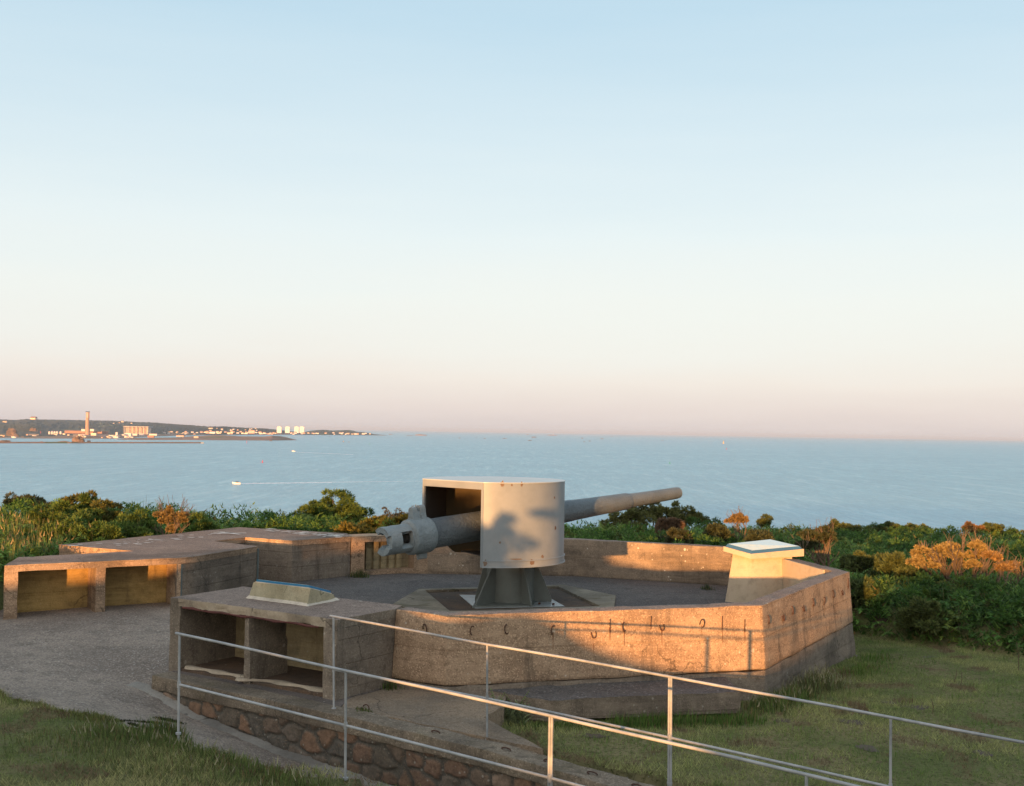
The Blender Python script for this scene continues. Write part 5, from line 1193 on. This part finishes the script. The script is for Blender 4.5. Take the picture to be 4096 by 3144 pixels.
# ribbed hall
Yh=6100; hl=empty('ribbed_hall',D(545,1736,Yh),'large hall with pale ribbed bays beside the harbour','building')
fobj('body',[(518,593,1709,1736)],M['pink'],Yh,hl); fobj('dark_bay',[(494,518,1710,1736)],M['greyfar'],Yh,hl)
fobj('roof_beam',[(493,594,1705.5,1708.8)],M['greyfar'],Yh-8,hl)
for x in (494,517,533,548,563,577,592): fobj('rib',[(x-.8,x+.8,1707,1736)],M['greyfar'],Yh-14,hl)
# power station base, tanks and sheds
fobj('power_station',[(258,408,1724.5,1733)],M['brick'],5650,None,'long low brown power station building at the foot of the chimney','building')
for x0,x1,y0,y1,m,lb in [(325,340,1716.5,1725,'white','white block on the power station roof left of the chimney'),(360,375,1716,1725,'white','white block on the power station roof right of the chimney'),(434,472,1741,1752,'white','white warehouse with a flat front on the quay'),(363,384,1732.5,1742,'cream_far','cream block behind the castle rock'),(310,340,1738,1751,'white','pale sloping roofed shed behind the castle rock'),(290,312,1737,1746,'slate','blue grey shed on the quay'),(115,155,1736,1741,'slate','long grey roofed hall by the shore, far left'),(590,615,1742,1750,'red','small orange roofed shed on the point'),(462,470,1729,1741,'white','narrow white tower block on the quay'),(497,524,1733,1751,'white','stepped white silo building on the point'),(994,1018,1721.5,1733.5,'pink','pink hotel block above the far beach'),(838,860,1727,1734,'white','white terrace at the left of the far beach'),(530,548,1735,1742,'white','first white tank shed right of the stepped silo'),(556,574,1735,1742,'white','second white tank shed right of the stepped silo'),(596,627,1735.5,1742,'white','long white shed on the point'),(775,793,1745,1752,'pink','small pink building on the reclaimed point'),(705,735,1742,1747,'pink','low pink building in the dunes of the point')]:
    Yb=5500 if y1>1745 else (7500 if x0>800 else 5600)
    if m=='red': m='brick'
    fobj('harbour_building',[(x0,x1,y0,y1)],M[m],Yb,None,lb,'building','harbour and shore buildings')
for k,x in enumerate((198,209,219,229,243)):
    o=ftube('storage_tank',x,[(1737,8.6),(1727,8.6),(1725,4)],5700,M['white'],None,14); tag(o,['leftmost','second','middle','fourth','rightmost'][k]+' of five pale storage tanks left of the chimney','tank','pale storage tanks by the harbour')
for k,(x,w_) in enumerate(((1116.5,18.5),(1149.5,18.5),(1186,18),(1207.5,18.5))):
    Yt=8900; t=empty('tower_block',D(x,1731,Yt),['first white tower block from the left, standing alone on the far shore','second white tower block from the left, standing alone','third white tower block, left one of the close pair','rightmost white tower block, right one of the close pair'][k],'tower block','four white tower blocks')
    fobj('walls',[(x-w_/2,x+w_/2,1707.5,1732)],M['white'],Yt,t); fobj('roof_block',[(x-w_/4,x+w_/4,1705.8,1707.4)],M['cream_far'],Yt,t)
# houses of the town: individual, copied
rr=random.Random(21)
def house_proto(mw,mr):
    bm=bmesh.new(); prism(bm,[(-.5,-.35,0),(.5,-.35,0),(.5,.35,0),(-.5,.35,0)],[(-.5,-.35,.62),(.5,-.35,.62),(.5,.35,.62),(-.5,.35,.62)]); bmesh.ops.recalc_face_normals(bm, faces=bm.faces[:])
    me1=bpy.data.meshes.new('house'); bm.to_mesh(me1); bm.free(); me1.materials.append(mw)
    bm=bmesh.new(); v=[bm.verts.new(p) for p in [(-.54,-.4,.6),(.54,-.4,.6),(.54,.4,.6),(-.54,.4,.6),(-.5,0,1.),(.5,0,1.)]]
    for f in ((0,1,5,4),(2,3,4,5),(0,4,3),(1,2,5),(3,2,1,0)): bm.faces.new([v[i] for i in f])
    me2=bpy.data.meshes.new('roof'); bm.to_mesh(me2); bm.free(); me2.materials.append(mr); return me1,me2
prot=[house_proto(M['white'],M['slate']),house_proto(M['cream_far'],M['roof']),house_proto(M['pink'],M['roof'])]
spots=[]
for i in range(62): x=rr.uniform(600,1060); spots.append((x,rr.uniform(1729,1737.5),rr.uniform(6,12),8000))
for i in range(44): x=rr.uniform(1060,1500); spots.append((x,rr.uniform(1733,1738.5),rr.uniform(5,10),8600))
for i in range(16): x=rr.uniform(800,1050); spots.append((x,rr.uniform(1714,1726),rr.uniform(5,9),8700))
for i in range(26): x=rr.uniform(0,560); spots.append((x,rr.uniform(1738,1752),rr.uniform(5,11),5480))
for i in range(12): x=rr.uniform(0,700); spots.append((x,rr.uniform(1684,1712),rr.uniform(5,9),8400))
spots+= [(135,1681,22,9100),(20,1691,16,8000),(418,1713,10,8400),(490,1690,10,8900)]
dirs_=['pale pink house in the seafront row beneath the wooded hill','small white house near the low point across the bay','house on the hillside above the seafront row','small building among the harbour quays left of centre','isolated house in the woods on the far hill']
for k,(x,yb_,wp,Y) in enumerate(spots):
    me1,me2=prot[rr.randrange(3)]; p=D(x,yb_,Y); wd=wp*Y/FPX
    o=bpy.data.objects.new('far_house',me1); COL.objects.link(o); o.location=p; o.scale=(wd,wd,wd*rr.uniform(.5,.75)); o.rotation_euler=(0,0,rr.uniform(-.4,.4))
    gi=0 if k<62 else 1 if k<106 else 2 if k<122 else 3 if k<148 else 4
    tag(o,['one of the tiny pale houses in the seafront rows under the hill','one of the tiny pale houses along the low far point','one of the tiny houses on the slope above the seafront','one of the tiny pale buildings among the harbour quays','one of the isolated pale houses in the woods of the far hill'][gi],'house',['seafront houses','houses on the far point','hillside houses','harbour sheds','houses in the far woods'][gi])
    q=bpy.data.objects.new('roof',me2); COL.objects.link(q); q.parent=o
# breakwater, castle rock, headland bastions
bw=empty('breakwater',SG_(450,1772),'long low breakwater crossing in front of the harbour','breakwater')
def seabox(name,x0,x1,yb_,h,m,parent,dep=12):
    p=SG_(x0,yb_);q=SG_(x1,yb_); bm=bmesh.new(); prism(bm,[(p.x,p.y,SEA-1),(q.x,q.y,SEA-1),(q.x,q.y+dep,SEA-1),(p.x,p.y+dep,SEA-1)],[(p.x,p.y,SEA+h),(q.x,q.y,SEA+h),(q.x,q.y+dep,SEA+h),(p.x,p.y+dep,SEA+h)]); return obj(name,bm,m,parent)
seabox('wall',-60,802,1773,4.6,M['shore'],bw); seabox('end_block',803,814,1774.5,5.5,M['cream_far'],bw,10); seabox('tower',348,358,1772,9,M['brick'],bw,10)
def rock(name,label,px,yb_,wpx,hpx,m='rock',cat='rock',group=None,seed=1,sub=3):
    p=SG_(px,yb_); s=p.y/FPX; bm=bmesh.new(); bmesh.ops.create_icosphere(bm,subdivisions=sub,radius=1)
    for v in bm.verts:
        f=1+.35*mnoise.noise(v.co*1.7+Vector((seed,0,0)))+.2*mnoise.noise(v.co*4+Vector((seed,0,0))); v.co=Vector((v.co.x*wpx*s/2*f,v.co.y*wpx*s*.3*f,max(-.1,v.co.z)*hpx*s*f))
    o=obj(name,bm,M[m]); o.location=(p.x,p.y,SEA-.5); tag(o,label,cat,group); return o
cr=rock('castle_rock','craggy brown castle rock rising from the breakwater left of centre',310,1772.5,56,26,seed=3,sub=4); rock('low_rock','long low brown rock at the left foot of the castle rock',255,1772.5,75,8,seed=4)
rock('low_rock','reddish rock at the far left end of the breakwater',15,1772,64,12,seed=6); rock('low_rock','tiny rock on the breakwater left of the castle rock',167,1770,14,5,seed=8)
for k,(x,y0,w_,h_) in enumerate(((48,1733,34,26),(130,1729,26,22))): rock('granite_outcrop',['pink granite bastion on the wooded headland, left one','pink granite bastion on the wooded headland, right one'][k],x,y0+14,w_*1.5,h_+8,'rock','outcrop','granite bastions',seed=20+k)
islets=[(1083,1764,15,3),(1374,1768,12,2),(1395,1769,11,2.2),(1317,1746,6,1.5),(1562,1738,17,2),(1685,1742,52,4),(1640,1743,30,1.4),(1512,1741,30,2),(1838,1753,10,2),(1939,1755,10,2.2),(2018,1754.5,24,2),(2120,1762.5,20,2.2),(2136,1750,22,3),(2110,1739.5,10,2),(2077,1739,8,1.6),(2208,1742,42,2.4),(2329,1754,10,2.4),(2337,1768,8,1.8),(2359,1765,10,2.4),(2409,1756,12,2.4),(2650,1762,16,1.2),(2446,1746,10,1.2),(1905,1752.5,8,1.2)]
nm=['small dark reef at the tip of the reclaimed point','reef just left of the lit beacon rock','dark rock right of the beacon reef','tiny rock off the far point','flat rock near the horizon beyond the far point','largest reddish islet on the horizon left of the gun','thin pale reef left of the reddish islet','thin spit off the low far point','small dark islet above the breech','dark islet left of the shield top','flat dark islet above the shield','flat islet in the nearer row above the shield','humped islet above the shield, higher row','faint islet near the horizon, right of a pair','faint islet near the horizon, left of a pair','pinkish reef with a pale beacon on the horizon','dark islet right of the beacon reef','small dark rock in the nearer row right of the shield','dark islet beside the small rock right of the shield','dark islet farthest right of the row','faint line of reef above the barrel','faint rock beside the horizon','tiny rock left of the dark islet above the breech']
for k,(x,yy,w_,h_) in enumerate(islets): rock('islet',nm[k],x,yy,w_,h_*1.3,'shore' if k in (5,15) else 'rock','islet','rocks and reefs in the bay',seed=40+k,sub=2)
# marks and boats
def buoy(name,px,yb_,hpx,wpx,m,label,grp='buoys and marks in the bay',post=False):
    p=SG_(px,yb_); s=p.y/FPX; root=empty(name,p,label,'buoy',grp); bm=bmesh.new(); n=10
    prof=((0,-.2),(.5,-.2),(.5,.18),(.32,.22),(.16,.55),(.16,.8),(.22,.82),(.0,1.)) if not post else ((0,-.1),(.2,-.1),(.2,.95),(0,1.))
    rows=[[bm.verts.new((math.cos(2*math.pi*k/n)*r_*wpx*s,math.sin(2*math.pi*k/n)*r_*wpx*s,z*hpx*s)) for k in range(n)] for r_,z in prof[1:-1]]
    for a1,b1 in zip(rows,rows[1:]):
        for k in range(n): bm.faces.new((a1[k],a1[(k+1)%n],b1[(k+1)%n],b1[k]))
    bm.faces.new(rows[0][::-1]);bm.faces.new(rows[-1]); o=obj('body',bm,M[m],root,world=False); return root
buoy('channel_buoy',1050,1850,11,7.5,'red','red conical channel buoy above the white speedboat'); buoy('channel_post',987,1773,10,4,'red','slim red post off the reclaimed point',post=True)
buoy('channel_buoy',2679,1854,8,7,'green','small green buoy above the gun barrel'); buoy('channel_buoy',2894,1774,13,6,'yellow','orange cardinal mark on the far right water'); buoy('channel_buoy',2906,1797,6,5,'red','tiny red buoy below the orange mark'); buoy('channel_buoy',1479,1777,5,4,'green','tiny green buoy right of the beacon reef')
buoy('beacon',2213,1741,7,5,'white','pale beacon tower on the pinkish reef at the horizon'); buoy('beacon',1374,1768,6,4,'yellow','pale beacon standing on the reef right of the pilot boat'); buoy('tall_mast',162,1745,22,4,'red','red lattice mast by the shore at the far left',post=True)
def boat(px,yb_,lpx,rz,label,mh,canopy_,name='motor_boat'):
    p=SG_(px,yb_); s=p.y/FPX; L=lpx*s; root=empty(name,p,label,'boat',rz=rz); bm=bmesh.new(); rows=[]
    for t,w_,zk,zd in ((-.5,.13,.0,.15),(-.2,.15,-.02,.15),(.1,.14,-.02,.17),(.35,.085,.03,.2),(.5,.005,.13,.23)):
        rows.append([bm.verts.new((t*L,yy*L,z*L)) for yy,z in ((-w_,zd),(-w_*.75,zk),(0,zk-.03),(w_*.75,zk),(w_,zd))])
    for a1,b1 in zip(rows,rows[1:]):
        for k in range(4): bm.faces.new((a1[k],b1[k],b1[k+1],a1[k+1]))
        bm.faces.new((a1[0],a1[4],b1[4],b1[0]))
    bm.faces.new(rows[0]);bm.faces.new(rows[-1][::-1]); bmesh.ops.recalc_face_normals(bm, faces=bm.faces[:]); obj('hull',bm,mh,root,world=False)
    bm=bmesh.new(); prism(bm,[(-.12*L,-.09*L,.15*L),(.2*L,-.08*L,.17*L),(.2*L,.08*L,.17*L),(-.12*L,.09*L,.15*L)],[(-.1*L,-.07*L,.25*L),(.06*L,-.06*L,.25*L),(.06*L,.06*L,.25*L),(-.1*L,.07*L,.25*L)]); obj('cabin',bm,mh if canopy_>1 else M['glass'],root,world=False)
    bm=bmesh.new(); prism(bm,[(-.22*L,-.09*L,.30*L),(.0,-.09*L,.30*L),(.0,.09*L,.30*L),(-.22*L,.09*L,.30*L)],[(-.22*L,-.085*L,.325*L),(.0,-.085*L,.325*L),(.0,.085*L,.325*L),(-.22*L,.085*L,.325*L)])
    for sx_,sy_ in ((-.2,-.085),(-.2,.085),(-.02,-.085),(-.02,.085)): tube(bm,[(sx_*L,sy_*L,.15*L),(sx_*L,sy_*L,.31*L)],.006*L,5)
    obj('canopy',bm,M['black'],root,world=False)
    bm=bmesh.new(); tube(bm,[(-.05*L,0,.25*L),(-.05*L,0,.25*L+.12*L*canopy_)],.008*L,5); obj('mast',bm,M['white'],root,world=False); return root
boat(946,1936,36,R(172),'white speedboat heading left with a dark canopy and a long wake',M['hullw'],1)
boat(1174,1806,15,R(170),'small pink and white pilot boat heading left beyond the red buoy',M['hullw'],2.5)
boat(55,1751,26,R(160),'white ship moored at the far left of the harbour',M['white'],3,'moored_ship')
def wake(pts,label,m='foam',h=.12):
    V=[];F=[]
    for i,(x,y,wp) in enumerate(pts):
        for sgn in (-1,0,1):
            p=SG_(x,y+sgn*wp/2); V.append((p.x+random.uniform(-.3,.3),p.y+random.uniform(-.5,.5),SEA+(h if sgn==0 else .03)))
    for i in range(len(pts)-1):
        for k in range(2): a0=i*3+k; F.append((a0,a0+3,a0+4,a0+1))
    o=npmesh('wake',V,F,M[m]); tag(o,label,'wake'); return o
wake([(x,1934.5-(x-955)*.0135+.35*math.sin(x*.11),max(.5,3.2*(1-(x-955)/1100)+.5*math.sin(x*.23))) for x in range(955,1330,6)],'white churned wake trailing right behind the speedboat')
wake([(x,1929-(x-1300)*.012,max(.3,1.5*(1-(x-1300)/420))) for x in range(1300,1700,10)],'thin pale end of the speedboat wake farther right')
wake([(x,1808+(x-1182)*.045,.6) for x in range(1182,1420,8)],'faint thin wake right of the pilot boat')
# ---------------------------------------------------------------- air
def haze():
    m=bpy.data.materials.new('haze_air'); m.use_nodes=True; t=m.node_tree; t.nodes.clear(); o=N(t,'ShaderNodeOutputMaterial'); v=N(t,'ShaderNodeVolumePrincipled')
    v.inputs['Color'].default_value=(.50,.64,.86,1); v.inputs['Density'].default_value=HAZE; v.inputs['Anisotropy'].default_value=0
    t.links.new(v.outputs[0],o.inputs['Volume']); bm=bmesh.new()
    X=61000; prism(bm,[(-X,-4000,-76),(X,-4000,-76),(X,81000,-76),(-X,81000,-76)],[(-X,-4000,62),(X,-4000,62),(X,81000,62),(-X,81000,62)]); tag(obj('haze',bm,m),kind='stuff')
HAZE=2.7e-5
haze()
